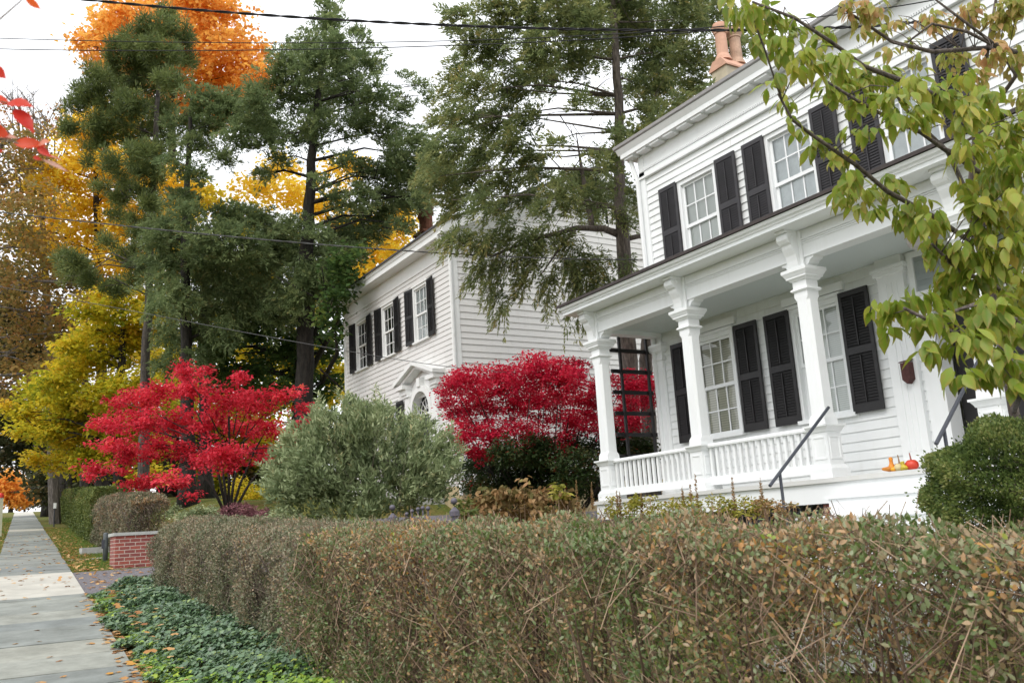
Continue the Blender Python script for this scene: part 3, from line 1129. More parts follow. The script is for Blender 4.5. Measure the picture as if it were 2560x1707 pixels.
# front door and its surround
mb = MB()
for x in (-7.235, -3.7):
    mb.box(x - .20, x + .20, WY - .09, WY + .0, 2.0, 4.90)
    mb.box(x - .24, x + .24, WY - .12, WY + .0, 4.66, 4.72)
    mb.box(x - .26, x + .26, WY - .14, WY + .0, 4.721, 4.77)
    mb.box(x - .23, x + .23, WY - .115, WY + .0, 2.001, 2.2)
    for k in (-1, 0, 1):
        mb.box(x + k * .08 - .018, x + k * .08 + .018, WY - .10, WY - .089, 2.3, 4.55)
mb.box(-7.03, -3.9, WY - .10, WY + .0, 4.2, 4.26)
mb.box(-7.03, -3.9, WY - .13, WY + .0, 4.261, 4.31)
mb.box(-6.98, -6.72, WY - .06, WY + .2, 2.0, 4.199)
mb.box(-4.22, -3.95, WY - .06, WY + .2, 2.0, 4.199)
for x in (-6.98, -5.6, -4.2):
    mb.box(x, x + .08, WY - .05, WY - .0, 4.311, 4.88)
mb.box(-6.9, -3.95, WY - .048, WY - .0, 4.80, 4.88)
mb.build('door_surround', M_trim, H)
mb = MB()
mb.box(-6.72, -4.22, WY + .25, WY + .30, 2.0, 4.2)
for z in (2.3, 3.2):
    for x in (-6.1, -5.3):
        mb.box(x, x + .55, WY + .235, WY + .25, z, z + .7)
d = mb.build('door', M_black, H)
mb = MB()
mb.ball((-6.2, WY + .2, 3.1), .035)
mb.build('door_knob', plain('brass', (.5, .35, .1), .3, .5, 1.0), d)
mb = MB()
mb.add([(-6.9, WY - .02, 4.32), (-3.95, WY - .02, 4.32), (-3.95, WY - .02, 4.80), (-6.9, WY - .02, 4.80)], [(0, 1, 2, 3)])
mb.build('transom_pane', M_glassd, H)
# downspout at the corner
mb = MB()
mb.tube([(HX0 - .18, WY - .12, 8.42), (HX0 - .16, WY - .10, 8.3), (HX0 - .03, WY - .09, 7.85), (HX0 - .03, WY - .09, 5.9), (HX0 - .03, WY - .09, 2.0)], .042, 8)
mb.build('downspout', M_trim, H)

# things on and by the porch
t_ = empty('trellis', (-12.2, 10.1, 2.0), 'black wooden trellis ladder in the open end of the white porch', 'trellis')
mb = MB()
for y in (9.79, 10.40):
    mb.box(-12.23, -12.19, y - .022, y + .022, 2.0, 4.90)
mb.build('upright', M_black, t_)
mb = MB()
for k in range(8):
    z = 4.57 - .372 * k
    if z < 2.1: break
    mb.box(-12.265, -12.231, 9.60, 10.50, z, z + .068)
mb.build('rung', M_black, t_)
for (xx, (a, b_), lab) in ((-7.38, ((7.93, 1.93), (9.12, 2.86)), 'slim blue grey iron handrail on a post at the left of the white steps'),
                           (-5.25, ((7.95, 2.17), (8.95, 3.08)), 'blue grey iron handrail beside the round boxwood bush')):
    r_ = empty('handrail', (xx, a[0], h1(xx, 8)), lab, 'handrail')
    mb = MB()
    mb.tube([(xx, a[0], a[1]), (xx, b_[0], b_[1])], .020, 8)
    mb.build('rail', M_bluegrey, r_)
    mb = MB()
    k = .16
    yy = a[0] + (b_[0] - a[0]) * k
    mb.tube([(xx, yy, a[1] + (b_[1] - a[1]) * k - .01), (xx, yy, h1(xx, yy) - .05)], .018, 8)
    mb.build('post', M_bluegrey, r_)
mbx = empty('mailbox', (-7.14, WY - .14, 3.15), 'small rusty brown mailbox with a pointed foot on the porch wall', 'mailbox')
mb = MB()
mb.prism([(-7.20, 3.215), (-7.14, 3.155), (-7.08, 3.215), (-7.08, 3.435), (-7.20, 3.435)], 'y', WY - .20, WY - .095)
mb.build('box', M_rust, mbx)
mb = MB()
mb.prism([(WY - .21, 3.436), (WY - .095, 3.465), (WY - .095, 3.478), (WY - .215, 3.449)], 'x', -7.21, -7.07)
mb.build('lid', M_rust, mbx)
lp = empty('porch_lamp', (-6.13, 9.55, 4.55), 'frosted globe ceiling lamp with a dark cap under the porch ceiling', 'lamp')
mb = MB()
mb.lathe((-6.13, 9.55, 4.78), [(.10, 0), (.14, .03), (.15, .06), (.09, .10), (.05, .12)], 16)
mb.build('lamp_cap', M_iron, lp, True)
mb = MB()
mb.ball((-6.13, 9.55, 4.68), .125, 1, 1, .95)
mb.build('lamp_globe', M_globe, lp, True)


# pumpkins and gourds along the porch edge
def gourd(name, label, cat, prof, loc, m, stem=None, tiltx=0.0, ribs=0, roty=0.0, stemm=None):
    mb = MB()
    prof = [(a * .64, z * .64) for a, z in prof]
    stem = [(a * .64, b_ * .64, c * .64) for a, b_, c in stem] if stem else None
    mb.lathe((0, 0, 0), prof, 18)
    if ribs:
        V = []
        for x, y, z in mb.v:
            a = math.atan2(y, x)
            k = 1 - .08 * abs(math.sin(a * ribs / 2)) ** .5
            V.append((x * k, y * k, z))
        mb.v = V
    root = link(name, mb.mesh(name, m, smooth=True), loc)
    tag(root, label, cat, 'pumpkins and gourds on the porch edge')
    root.rotation_euler = (tiltx, roty, 0)
    if stem:
        s = MB()
        s.tube(stem, [.010, .008, .006][:len(stem)], 6)
        so = bpy.data.objects.new('stem', s.mesh('stem', stemm or M_stem))
        COL.objects.link(so)
        so.parent = root
    return root


M_stem = plain('dry_stem', (.30, .20, .12), .8)
M_pstem = plain('pinkish_stem', (.33, .12, .10), .8)
gx = lambda px: (ray(px, 1170)[0] / ray(px, 1170)[1])
pk = [(0.004, .008), (.05, 0), (.10, .02), (.125, .07), (.115, .13), (.075, .17), (.03, .178), (.006, .165)]
gourd('pumpkin', 'round red orange pumpkin with a tall stem on the porch edge', 'pumpkin', pk, (gx(2281) * 9.13, 9.13, 2.0),
      plain('red_orange_skin', (.62, .055, .025), .35, .5, var=.15), [(0, 0, .16), (-.01, 0, .24), (-.015, 0, .30)], ribs=9, stemm=M_pstem)
gourd('pumpkin', 'muted mauve pumpkin half hidden behind the other gourds', 'pumpkin', [(a * 1.05, z * .85) for a, z in pk], (gx(2250) * 9.25, 9.25, 2.0),
      plain('mauve_skin', (.33, .15, .16), .45, .4, var=.2), [(0, 0, .14), (.0, 0, .22), (-.01, 0, .30)], ribs=9)
gn = [(.004, .0), (.05, .005), (.075, .05), (.065, .10), (.038, .15), (.034, .20), (.042, .235), (.03, .262), (.004, .268)]
gourd('gourd', 'bumpy orange bottle gourd standing upright on the porch edge', 'gourd', [(a * .9, z * .98) for a, z in gn], (gx(2230) * 9.08, 9.08, 2.0),
      plain('orange_skin', (.72, .25, .02), .4, .5, var=.25, scale=40, bump=.6, bscale=50))
gourd('gourd', 'small yellow and green pear shaped gourd beside the red pumpkin', 'gourd', [(a, z * .62) for a, z in gn], (gx(2262) * 9.06, 9.06, 2.0),
      plain('yellow_green_skin', (.55, .42, .03), .4, .5, var=.5, scale=9), roty=-.25)
gourd('gourd', 'little cream coloured ball gourd among the orange ones', 'gourd', [(.004, 0), (.045, .01), (.068, .055), (.06, .10), (.03, .125), (.004, .13)], (gx(2246) * 9.03, 9.03, 2.0),
      plain('cream_skin', (.62, .52, .28), .5, .4, var=.2, scale=30))
gourd('gourd', 'small flat orange yellow gourd lying in front of the bottle gourd', 'gourd', [(.004, 0), (.04, .004), (.058, .035), (.045, .068), (.004, .08)], (gx(2234) * 9.02, 9.02, 2.0),
      plain('amber_skin', (.75, .33, .015), .4, .5, var=.15))
gg = gourd('gourd', 'long orange crookneck gourd with a dark end lying at the end of the row', 'gourd', [(.004, 0), (.035, .01), (.047, .06), (.038, .12), (.03, .17), (.02, .2), (.004, .205)], (gx(2230) * 9.05, 9.05, 2.03),
           plain('orange_brown_skin', (.55, .20, .02), .45, .5, var=.5, scale=9), roty=-1.5)

# ------------------------------------------------------------------ the neighbour's house
D2 = 11.2
NX0, NX1, NY1 = -29.1, -20.9, 21.2
N = empty('house', (-25, 16, 2.4), 'older white clapboard house with a pedimented doorway beyond the red bushes', 'house')
RS = .453
rz = lambda y: 9.93 + RS * (min(y, 2 * 16.2 - y) - 10.8)
win_meshes(.84, 1.58, 'nup', M_glassd, .0)
win_meshes(.84, 1.70, 'nlow', M_glass, .0)
NW = [-22.93, -25.28, -27.5]
holes = [(x - .44, x + .44, 7.15, 8.8) for x in NW] + [(-25.72, -24.84, 3.85, 5.6), (-27.94, -27.06, 3.85, 5.6), (-23.6, -22.3, 2.9, 5.5)]
mb = MB()
clap(mb, 'y', NX0, NX1 - .13, 2.86, 9.2, D2, -1, .148, holes, lap=.02, jit=.04)
clap(mb, 'x', D2 + .13, NY1, 2.86, 12.6, NX1, 1, .172, [(15.55, 16.75, 10.6, 11.9)], lap=.022, jit=.16, topz=lambda u: rz(u) - .38)
mb.add([(NX0, D2, 2), (NX0, NY1, 2), (NX0, NY1, 9.7), (NX0, 16.2, 12.2), (NX0, D2, 9.7)], [(0, 1, 2, 3, 4)])
mb.add([(NX0, NY1, 2), (NX1, NY1, 2), (NX1, NY1, 9.7), (NX0, NY1, 9.7)], [(0, 1, 2, 3)])
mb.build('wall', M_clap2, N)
M_trim2 = paint('duller_trim_paint', (0.78, 0.79, 0.78), 0.07, (.5, .47, .4))  # white trim slightly darker than on the porch house
mb = MB()
mb.box(NX1 - .13, NX1 + .035, D2 - .045, D2 + .0, 2.7, 9.2)
mb.box(NX1 + .001, NX1 + .036, D2 + .001, D2 + .13, 2.7, 9.6)
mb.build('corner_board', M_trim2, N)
mb = MB()
mb.box(NX0 - .02, NX0 + .12, D2 - .044, D2 - .0, 2.7, 9.2)
mb.build('corner_board', M_trim2, N)
mb = MB()
mb.box(NX0, NX1 + .02, D2 - .03, D2 + .02, 9.2, 9.62)
mb.box(NX0 - .3, NX1 + .33, D2 - .42, D2 + .02, 9.62, 9.66)                 # soffit
mb.prism([(D2 - .46, 9.90), (D2 - .43, 9.80), (D2 - .40, 9.78), (D2 - .40, 9.63), (D2 - .37, 9.63), (D2 - .37, 9.90)], 'x', NX0 - .3, NX1 + .34)
mb.build('cornice', M_trim2, N)
mb = MB()                                         # raking boards on the gable end
for s in (1, -1):
    a, b_ = (10.75, 16.2) if s > 0 else (21.65, 16.2)
    for (x0, x1, dz0, dz1) in ((NX1 + .0, NX1 + .04, -.62, -.22), (NX1 + .041, NX1 + .34, -.26, -.22), (NX1 + .30, NX1 + .36, -.30, .0)):
        za, zb = rz(a), rz(b_)
        P = [(a, za + dz0), (b_, zb + dz0), (b_, zb + dz1), (a, za + dz1)]
        mb.prism(P, 'x', x0, x1)
mb.build('raking_board', M_trim2, N)
mb = MB()
for s in (1, -1):
    a = 10.7 if s > 0 else 21.7
    za, zb = rz(10.7), rz(16.2)
    mb.prism([(a, za + .002), (16.2, zb + .002), (16.2, zb + .08), (a, za + .06)], 'x', NX0 - .35, NX1 + .40)
mb.build('roof', M_shingle, N)
mb = MB()
mb.box(NX0 - .0, NX1 + .02, D2 - .02, NY1, 1.4, 2.86)
mb.build('foundation', M_yellowstone, N)
for i, x in enumerate(NW):
    place_window('nup', x, D2, 7.18, N, M_curtain if i == 0 else None, trim=M_trim2)
    for s in (-1, 1):
        shutter(x + s * .72, D2 - .06, 7.16, .46, 1.68, M_black, N, tilt=-.10 * s)
for x in (-25.28, -27.5):
    place_window('nlow', x, D2, 3.9, N, M_curtain, trim=M_trim2)
    for s in (-1, 1):
        shutter(x + s * .72, D2 - .06, 3.88, .46, 1.75, M_black, N)
win_meshes(.9, 1.1, 'attic', M_glassd, .0, 2, 2)
o = place_window('attic', NX1 + .0, 16.1, 10.7, N, M_curtain, rot=math.pi / 2, trim=M_trim2)
mb = MB()
mb.tube([(NX1 + .12, D2 - .36, 9.66), (NX1 + .12, D2 - .34, 9.5), (NX1 + .05, D2 - .12, 9.3), (NX1 + .05, D2 - .10, 9.1), (NX1 + .05, D2 - .10, 2.6)], .05, 8)
mb.build('downspout', M_trim2, N)
mb = MB()
mb.box(-29.0, -28.2, 14.0, 14.7, 11.0, 12.55)
mb.box(-29.05, -28.15, 13.95, 14.75, 12.551, 12.65)
cn = mb.build('chimney', M_terrad, N)
for x in (-28.82, -28.40):
    mb = MB()
    mb.lathe((x, 14.3, 12.64), [(.19, 0), (.17, .1), (.16, .6), (.18, .62), (.22, .68), (.22, .74), (.17, .76), (.17, .86), (.21, .9), (.21, .95), (.1, .96)], 10)
    mb.build('chimney_pot', M_terrad, cn)
# doorway: pilasters, arch, fanlight and pediment
cx = -22.95
mb = MB()
for s in (-1, 1):
    mb.box(cx + s * .88 - .16, cx + s * .88 + .16, D2 - .16, D2, 2.86, 5.62)
    mb.box(cx + s * .88 - .19, cx + s * .88 + .19, D2 - .2, D2, 5.62, 5.70)
    mb.box(cx + s * 1.02 - .30, cx + s * 1.02 + .24, D2 - .34, D2, 5.86, 5.98)
    mb.box(cx + s * 1.0 - .22, cx + s * 1.0 + .20, D2 - .24, D2, 5.701, 5.859)
    # raking cornice
    P = [(cx + s * 1.33, 5.98), (cx, 6.42), (cx, 6.54), (cx + s * 1.36, 6.08)]
    mb.prism(P, 'y', D2 - .40, D2)
    P = [(cx + s * 1.05, 5.98), (cx, 6.33), (cx, 6.419), (cx + s * 1.2, 6.01)]
    mb.prism(P, 'y', D2 - .28, D2)
# arch ring
ns = 14
for i in range(ns):
    a0, a1 = math.pi * i / ns, math.pi * (i + 1) / ns
    P = [(cx + math.cos(q) * r_, 5.08 + math.sin(q) * r_ * 1.05) for r_, q in ((.56, a0), (.72, a0), (.72, a1), (.56, a1))]
    mb.prism(P, 'y', D2 - .18, D2 + .12)
    P = [(cx + math.cos(q) * r_, 5.08 + math.sin(q) * r_ * 1.05) for r_, q in ((.719, a0), (1.02, a0), (1.02, a1), (.719, a1))]
    mb.prism(P, 'y', D2 - .05, D2)
for s in (-1, 1):
    mb.box(cx + s * .64 - .08, cx + s * .64 + .08, D2 - .18, D2 + .12, 2.86, 5.08)
mb.box(cx - .10, cx + .10, D2 - .22, D2, 5.80, 6.05)
mb.build('door_surround', M_trim2, N)
mb = MB()
for q in np.linspace(.25, math.pi - .25, 6):
    mb.tube([(cx + math.cos(q) * .1, D2 + .06, 5.08 + math.sin(q) * .1), (cx + math.cos(q) * .56, D2 + .06, 5.08 + math.sin(q) * .58)], .012, 4)
for r_ in (.2, .4):
    mb.tube([(cx + math.cos(q) * r_, D2 + .06, 5.08 + math.sin(q) * r_) for q in np.linspace(0, math.pi, 12)], .011, 4)
mb.box(cx - .56, cx + .56, D2 + .03, D2 + .09, 5.02, 5.08)
f_ = mb.build('fanlight', M_trim2, N)
mb = MB()
mb.prism([(cx + math.cos(q) * .56, 5.08 + math.sin(q) * .59) for q in np.linspace(0, math.pi, 14)], 'y', D2 + .085, D2 + .10)
mb.build('pane', M_black, f_)
mb = MB()
mb.box(cx - .555, cx + .555, D2 + .06, D2 + .11, 2.86, 5.02)
mb.build('door', M_black, N)
mb = MB()
mb.box(cx - 1.0, cx + 1.0, D2 - 1.1, D2 - .03, 2.3, 2.84)
mb.box(cx - 1.0, cx + 1.0, D2 - 1.45, D2 - 1.101, 2.3, 2.62)
mb.build('door_step', M_stone, N)

# the far house whose arched dormer shows past the neighbour's corner
FH = empty('house', (-57, 26, 4.5), 'distant cream house with an arched white dormer past the corner of the older house', 'house')
mb = MB()
mb.box(-62, -51.5, 23, 31, 3.6, 8.3)
mb.build('wall', M_clap2, FH)
mb = MB()
mb.add([(-62.4, 22.6, 8.3), (-51.1, 22.6, 8.3), (-51.1, 31.4, 8.3), (-62.4, 31.4, 8.3), (-60.8, 24.2, 11.2), (-52.7, 24.2, 11.2), (-52.7, 29.8, 11.2), (-60.8, 29.8, 11.2)],
       [(0, 1, 5, 4), (1, 2, 6, 5), (2, 3, 7, 6), (3, 0, 4, 7), (4, 5, 6, 7)])
mb.build('roof', plain('tan_slate', (.30, .26, .2), .9, var=.25), FH)
DX, DZ, DY = -57.3, 9.05, 22.45
mb = MB()
ns = 10
mb.box(DX - .95, DX - .55, DY, DY + 2, DZ, DZ + 1.4)
mb.box(DX + .55, DX + .95, DY, DY + 2, DZ, DZ + 1.4)
for i in range(ns):
    a0, a1 = math.pi * i / ns, math.pi * (i + 1) / ns
    P = [(DX + math.cos(q) * r_, DZ + 1.4 + math.sin(q) * r_ * .9) for r_, q in ((.55, a0), (.95, a0), (.95, a1), (.55, a1))]
    mb.prism(P, 'y', DY, DY + 2)
mb.box(DX - 1.2, DX + 1.2, DY - .2, DY + 2, DZ + 2.27, DZ + 2.55)
mb.box(DX - 1.1, DX + 1.1, DY - .1, DY + .5, DZ - .2, DZ)
dm = mb.build('dormer', M_trim, FH)
mb = MB()
mb.prism([(DX - .55, DZ)] + [(DX + .55, DZ)] + [(DX + math.cos(q) * .55, DZ + 1.4 + math.sin(q) * .5) for q in np.linspace(0, math.pi, 10)], 'y', DY + .3, DY + .4)
mb.build('pane', M_black, dm)
mb = MB()
mb.box(DX - .04, DX + .04, DY + .2, DY + .28, DZ, DZ + 1.9)
mb.box(DX - .55, DX + .55, DY + .2, DY + .279, DZ + .5, DZ + .58)
mb.box(DX - .55, DX + .55, DY + .2, DY + .279, DZ, DZ + .25)
mb.build('sash', M_trim, dm)

# ------------------------------------------------------------------ foliage palettes (leaf colours, many brightened to offset self-shadow)
L_gold = leafmat('golden_leaves', [(0, (0.66, 0.44, 0.04)), (0.4, (0.92, 0.66, 0.06)), (0.8, (0.93, 0.74, 0.09)), (1, (0.62, 0.6, 0.1))], .5, .65)
L_orange = leafmat('orange_leaves', [(0, (0.66, 0.27, 0.05)), (0.5, (0.9, 0.47, 0.1)), (1, (0.93, 0.6, 0.14))], .5, .6)
L_yelgrn = leafmat('yellow_green_leaves', [(0, (0.2, 0.26, 0.025)), (0.28, (0.42, 0.44, 0.04)), (0.5, (0.74, 0.64, 0.05)), (0.8, (0.84, 0.62, 0.06)), (1, (0.6, 0.3, 0.05))], .5, .6)
L_rust = leafmat('rusty_oak_leaves', [(0, (0.16, 0.17, 0.05)), (0.4, (0.31, 0.24, 0.08)), (0.7, (0.46, 0.28, 0.09)), (1, (0.46, 0.18, 0.08))], .6, .45)
L_hem = leafmat('hemlock_needles', [(0, (0.075, 0.115, 0.05)), (0.5, (0.185, 0.245, 0.105)), (0.85, (0.27, 0.32, 0.13)), (1, (0.38, 0.3, 0.13))], .5, .5)
L_hem2 = leafmat('hemlock_needles_olive', [(0, (0.08, 0.115, 0.05)), (0.45, (0.2, 0.25, 0.1)), (0.8, (0.31, 0.325, 0.12)), (1, (0.46, 0.35, 0.13))], .5, .5)
L_pine = leafmat('pine_needles', [(0, (0.056, 0.081, 0.031)), (0.5, (0.150, 0.194, 0.062)), (0.9, (0.263, 0.300, 0.094)), (1, (0.325, 0.213, 0.075))], .55, .4)
L_dkmap = leafmat('dark_green_leaves', [(0, (0.039, 0.078, 0.023)), (0.6, (0.091, 0.163, 0.046)), (1, (0.221, 0.273, 0.058))], .5, .5)
L_dark = leafmat('dark_brown_green_leaves', [(0, (0.025, 0.035, 0.015)), (0.6, (0.07, 0.08, 0.03)), (1, (0.2, 0.12, 0.05))], .6, .3)
L_red = leafmat('scarlet_maple_leaves', [(0, (0.3, 0.015, 0.03)), (0.35, (0.62, 0.03, 0.055)), (0.75, (0.84, 0.06, 0.1)), (0.93, (0.9, 0.14, 0.13)), (1, (0.85, 0.32, 0.1))], .45, .45)
L_crim = leafmat('crimson_leaves', [(0, (0.22, 0.008, 0.025)), (0.4, (0.56, 0.016, 0.055)), (0.85, (0.78, 0.04, 0.09)), (1, (0.84, 0.12, 0.16))], .45, .45)
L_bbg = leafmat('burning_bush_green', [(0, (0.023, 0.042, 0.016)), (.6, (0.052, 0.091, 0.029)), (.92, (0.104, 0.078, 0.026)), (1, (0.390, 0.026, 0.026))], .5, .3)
L_budd = leafmat('silvery_green_leaves', [(0, (0.120, 0.172, 0.079)), (0.5, (0.276, 0.333, 0.168)), (0.85, (0.432, 0.483, 0.273)), (1, (0.504, 0.380, 0.179))], .6, .3)
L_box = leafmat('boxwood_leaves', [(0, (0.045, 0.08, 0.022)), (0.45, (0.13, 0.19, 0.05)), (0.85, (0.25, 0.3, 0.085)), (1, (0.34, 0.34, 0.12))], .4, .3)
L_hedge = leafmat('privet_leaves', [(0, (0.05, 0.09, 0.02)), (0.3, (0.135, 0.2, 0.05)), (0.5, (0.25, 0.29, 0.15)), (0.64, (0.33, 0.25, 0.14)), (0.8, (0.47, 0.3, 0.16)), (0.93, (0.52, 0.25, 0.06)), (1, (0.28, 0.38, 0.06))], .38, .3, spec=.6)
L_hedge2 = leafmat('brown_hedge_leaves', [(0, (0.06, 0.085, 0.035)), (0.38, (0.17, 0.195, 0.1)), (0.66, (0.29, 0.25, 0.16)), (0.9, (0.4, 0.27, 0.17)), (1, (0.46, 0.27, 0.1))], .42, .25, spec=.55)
L_hedge3 = leafmat('green_hedge_leaves', [(0, (.05, .08, .02)), (.5, (.13, .17, .045)), (.85, (.22, .24, .07)), (1, (.26, .16, .06))], .5, .25)
L_ivy = leafmat('ivy_leaves', [(0, (0.055, 0.105, 0.055)), (0.5, (0.135, 0.225, 0.115)), (0.8, (0.2, 0.3, 0.12)), (1, (0.34, 0.4, 0.08))], .33, .2, spec=.6)
L_ivyl = leafmat('young_ivy_leaves', [(0, (0.120, 0.240, 0.060)), (.5, (0.240, 0.396, 0.060)), (1, (0.408, 0.504, 0.072))], .4, .25)
L_dog = leafmat('dogwood_leaves', [(0, (0.1, 0.18, 0.015)), (0.35, (0.19, 0.3, 0.028)), (0.7, (0.31, 0.4, 0.05)), (0.88, (0.44, 0.44, 0.07)), (0.96, (0.5, 0.32, 0.07)), (1, (0.5, 0.16, 0.07))], .42, .45, edge=(.50, .22, .08), spec=.4)
L_dogr = leafmat('reddening_dogwood_leaves', [(0, (0.2, 0.31, 0.04)), (0.45, (0.36, 0.4, 0.08)), (0.72, (0.56, 0.38, 0.16)), (1, (0.7, 0.28, 0.22))], .45, .5, edge=(.55, .20, .14))
L_hyd = leafmat('withered_hydrangea_leaves', [(0, (.10, .12, .03)), (.4, (.25, .17, .07)), (.8, (.42, .24, .11)), (1, (.30, .32, .09))], .6, .3)
L_sed = leafmat('dusky_pink_leaves', [(0, (.10, .05, .05)), (.5, (.25, .10, .12)), (1, (.38, .20, .19))], .6, .25)
L_fall = leafmat('fallen_leaves', [(0, (.28, .12, .05)), (.4, (.52, .27, .09)), (.7, (.60, .40, .20)), (1, (.62, .30, .04))], .7, .2)
L_grass = leafmat('grass_blades', [(0, (.06, .12, .02)), (.6, (.14, .24, .035)), (1, (.28, .26, .07))], .6, .3)
L_lime = leafmat('yellowing_perennial_leaves', [(0, (.16, .17, .03)), (.6, (.36, .34, .05)), (1, (.46, .30, .10))], .5, .35)
L_redfg = leafmat('bright_red_leaves', [(0, (.50, .02, .02)), (.5, (.75, .06, .03)), (.85, (.85, .16, .03)), (1, (.78, .55, .48))], .4, .45)

UP = np.array([0, 0, 1.0])


def crown_broad(name, blobs, dep, m, parent, leaf=.16, sub=.55, per=26, dens=1.0, spread=.6, T=T_DIAMOND, wl=.75, flat=.5, squash=(1, 1, .85), fill=.45, droop=.25):
    C, Rr, Tn, idx = blob_points(blobs, dep, sub, per, dens, spread, squash, fill, leaf * leaf * wl * .38)
    n = len(idx)
    q = rdir(n) * (rng.random((n, 1)) ** .6) * Rr[idx][:, None] * np.array([1, 1, .55])
    P = C[idx] + q
    D = rdir(n) * np.array([1, 1, .5]) - UP * droop
    Nn = rdir(n) * (1 - flat) + UP * flat
    o = WL[parent.name]
    me = leafmesh(name, T, P, D, Nn, leaf * rng.uniform(.65, 1.2, n), leaf * wl * rng.uniform(.7, 1.1, n), Tn[idx] * .65 + rng.random(n) * .4 - .02, m, o)
    return link(name, me, o, parent)


def crown_hemlock(name, blobs, dep, m, parent, axis, sub=.42, per=46, dens=1.0, spread=.6, leaf=.17, wl=.2, droop=.45, squash=(1, 1, .8), fill=.5):
    """flat drooping sprays that point away from the trunk axis"""
    C, Rr, Tn, idx = blob_points(blobs, dep, sub, per, dens, spread, squash, fill, leaf * leaf * wl * .7)
    n = len(idx)
    nc = len(C)
    out_ = C - np.asarray(axis, float)[None, :]
    out_[:, 2] = 0
    out_ = nrm(out_ + rng.normal(size=(nc, 3)) * np.array([1.6, 1.6, 0]))
    side = nrm(np.cross(out_, UP))
    zr = (C[:, 2] - C[:, 2].min()) / (np.ptp(C[:, 2]) + 1e-6)
    el = rng.normal(size=nc) * .38 + (zr - .45) * .8 - (droop - .45) * .8
    out_ = out_ * np.cos(el)[:, None] + UP * np.sin(el)[:, None]
    roll = rng.normal(size=nc) * .6
    side = side * np.cos(roll)[:, None] + UP * np.sin(roll)[:, None]
    t = rng.random(n)
    w = rng.uniform(-1, 1, n) * (1 - t * .75)
    R = Rr[idx]
    P = C[idx] + out_[idx] * ((t - .35) * 1.5 * R)[:, None] + side[idx] * (w * .75 * R)[:, None]
    P[:, 2] += -(t ** 1.6) * R * droop * 1.3 - np.abs(w) * R * .18 + rng.normal(size=n) * R * .08
    D = out_[idx] * 1.0 + side[idx] * (np.sign(w) * .75)[:, None] + rdir(n) * .55 - UP * (droop * (.1 + t) - .25)[:, None]
    Nn = UP + rdir(n) * 1.1
    o = WL[parent.name]
    me = leafmesh(name, T_DIAMOND, P, D, Nn, leaf * rng.uniform(.6, 1.25, n), leaf * wl * 1.35 * rng.uniform(.8, 1.5, n), Tn[idx] * .55 + t * .25 + rng.random(n) * .25, m, o)
    return link(name, me, o, parent)


def crown_tuft(name, blobs, dep, m, parent, sub=.38, per=60, dens=1.0, spread=.5, leaf=.22, wl=.16, squash=(1, 1, .75)):
    C, Rr, Tn, idx = blob_points(blobs, dep, sub, per, dens, spread, squash, .4, leaf * leaf * wl * .5, 1.06)
    n = len(idx)
    D = rdir(n) + UP * .35
    P = C[idx] + D * (rng.random(n) * .75 * Rr[idx])[:, None]
    o = WL[parent.name]
    me = leafmesh(name, T_DIAMOND, P, D, rdir(n), leaf * rng.uniform(.7, 1.2, n), leaf * wl, Tn[idx] * .6 + rng.random(n) * .38, m, o)
    return link(name, me, o, parent)


def tree_root(name, base, label, cat='tree', group=None):
    return empty(name, base, label, cat, group)


def gpoint(px, dep):
    """ground point under the column of pixels px at depth dep"""
    v = at(px, 1250, dep)
    return np.array([v[0], v[1], h1(v[0], v[1]) - .1])


def path_px(base, pts, dep):
    return [base] + [at(a, b_, dep + (c[0] if c else 0)) for a, b_, *c in pts]


# ---------------------------------------------------------------- trees, far to near
# orange topped maple far behind
def add_tree(name, label, basepx, dep, tpts, r0, r1, blobs, kind, m, bark, limbs=14, lift=.35, group=None, cat='tree', seed=1, limb_r=.25, **kw):
    b = gpoint(basepx, dep)
    root = tree_root(name, b, label, cat, group)
    tr = trunk_mesh(path_px(b, tpts, dep), r0, r1, blobs, dep, limbs, lift, seed=seed, limb_r=limb_r)
    link('trunk', tr.mesh('trunk', bark, b, True), b, root)
    if kind == 'broad':
        crown_broad('crown', blobs, dep, m, root, **kw)
    elif kind == 'hem':
        crown_hemlock('crown', blobs, dep, m, root, b, **kw)
    else:
        crown_tuft('crown', blobs, dep, m, root, **kw)
    return root


add_tree('maple_tree', 'tall orange maple whose crown tops the dark pine', 430, 50, [(430, 900), (430, 500), (430, 200), (430, 30)], .45, .06,
         [(330, 50, 70), (420, 30, 80), (520, 45, 85), (600, 130, 62), (645, 185, 38), (300, 105, 60), (255, 110, 38), (205, 105, 22), (470, 130, 85), (380, 150, 85),
          (570, 190, 65), (300, 170, 50), (430, 230, 80), (530, 250, 65), (480, -20, 60), (280, 40, 30), (190, 110, 14), (560, 20, 30), (610, 230, 40)],
         'broad', L_orange, BARK_D, 14, .5, leaf=.30, sub=.9, per=28, dens=0.6, spread=1.2, seed=2)
add_tree('maple_tree', 'golden yellow maple glowing behind the pine trunk', 255, 46, [(255, 1000), (250, 700), (240, 450), (240, 330)], .35, .06,
         [(250, 300, 50), (330, 310, 60), (215, 370, 60), (150, 430, 55), (250, 440, 65), (130, 530, 60), (220, 540, 70), (85, 600, 45), (170, 640, 60), (270, 620, 60), (60, 580, 28),
          (330, 540, 55), (430, 560, 50), (430, 470, 55), (280, 710, 50), (340, 660, 50), (190, 340, 30), (300, 400, 60), (350, 430, 60), (100, 470, 40), (480, 620, 40), (400, 650, 45)],
         'broad', L_gold, BARK_D, 12, .5, leaf=.28, sub=.8, per=28, dens=0.6, spread=1.0, seed=3)
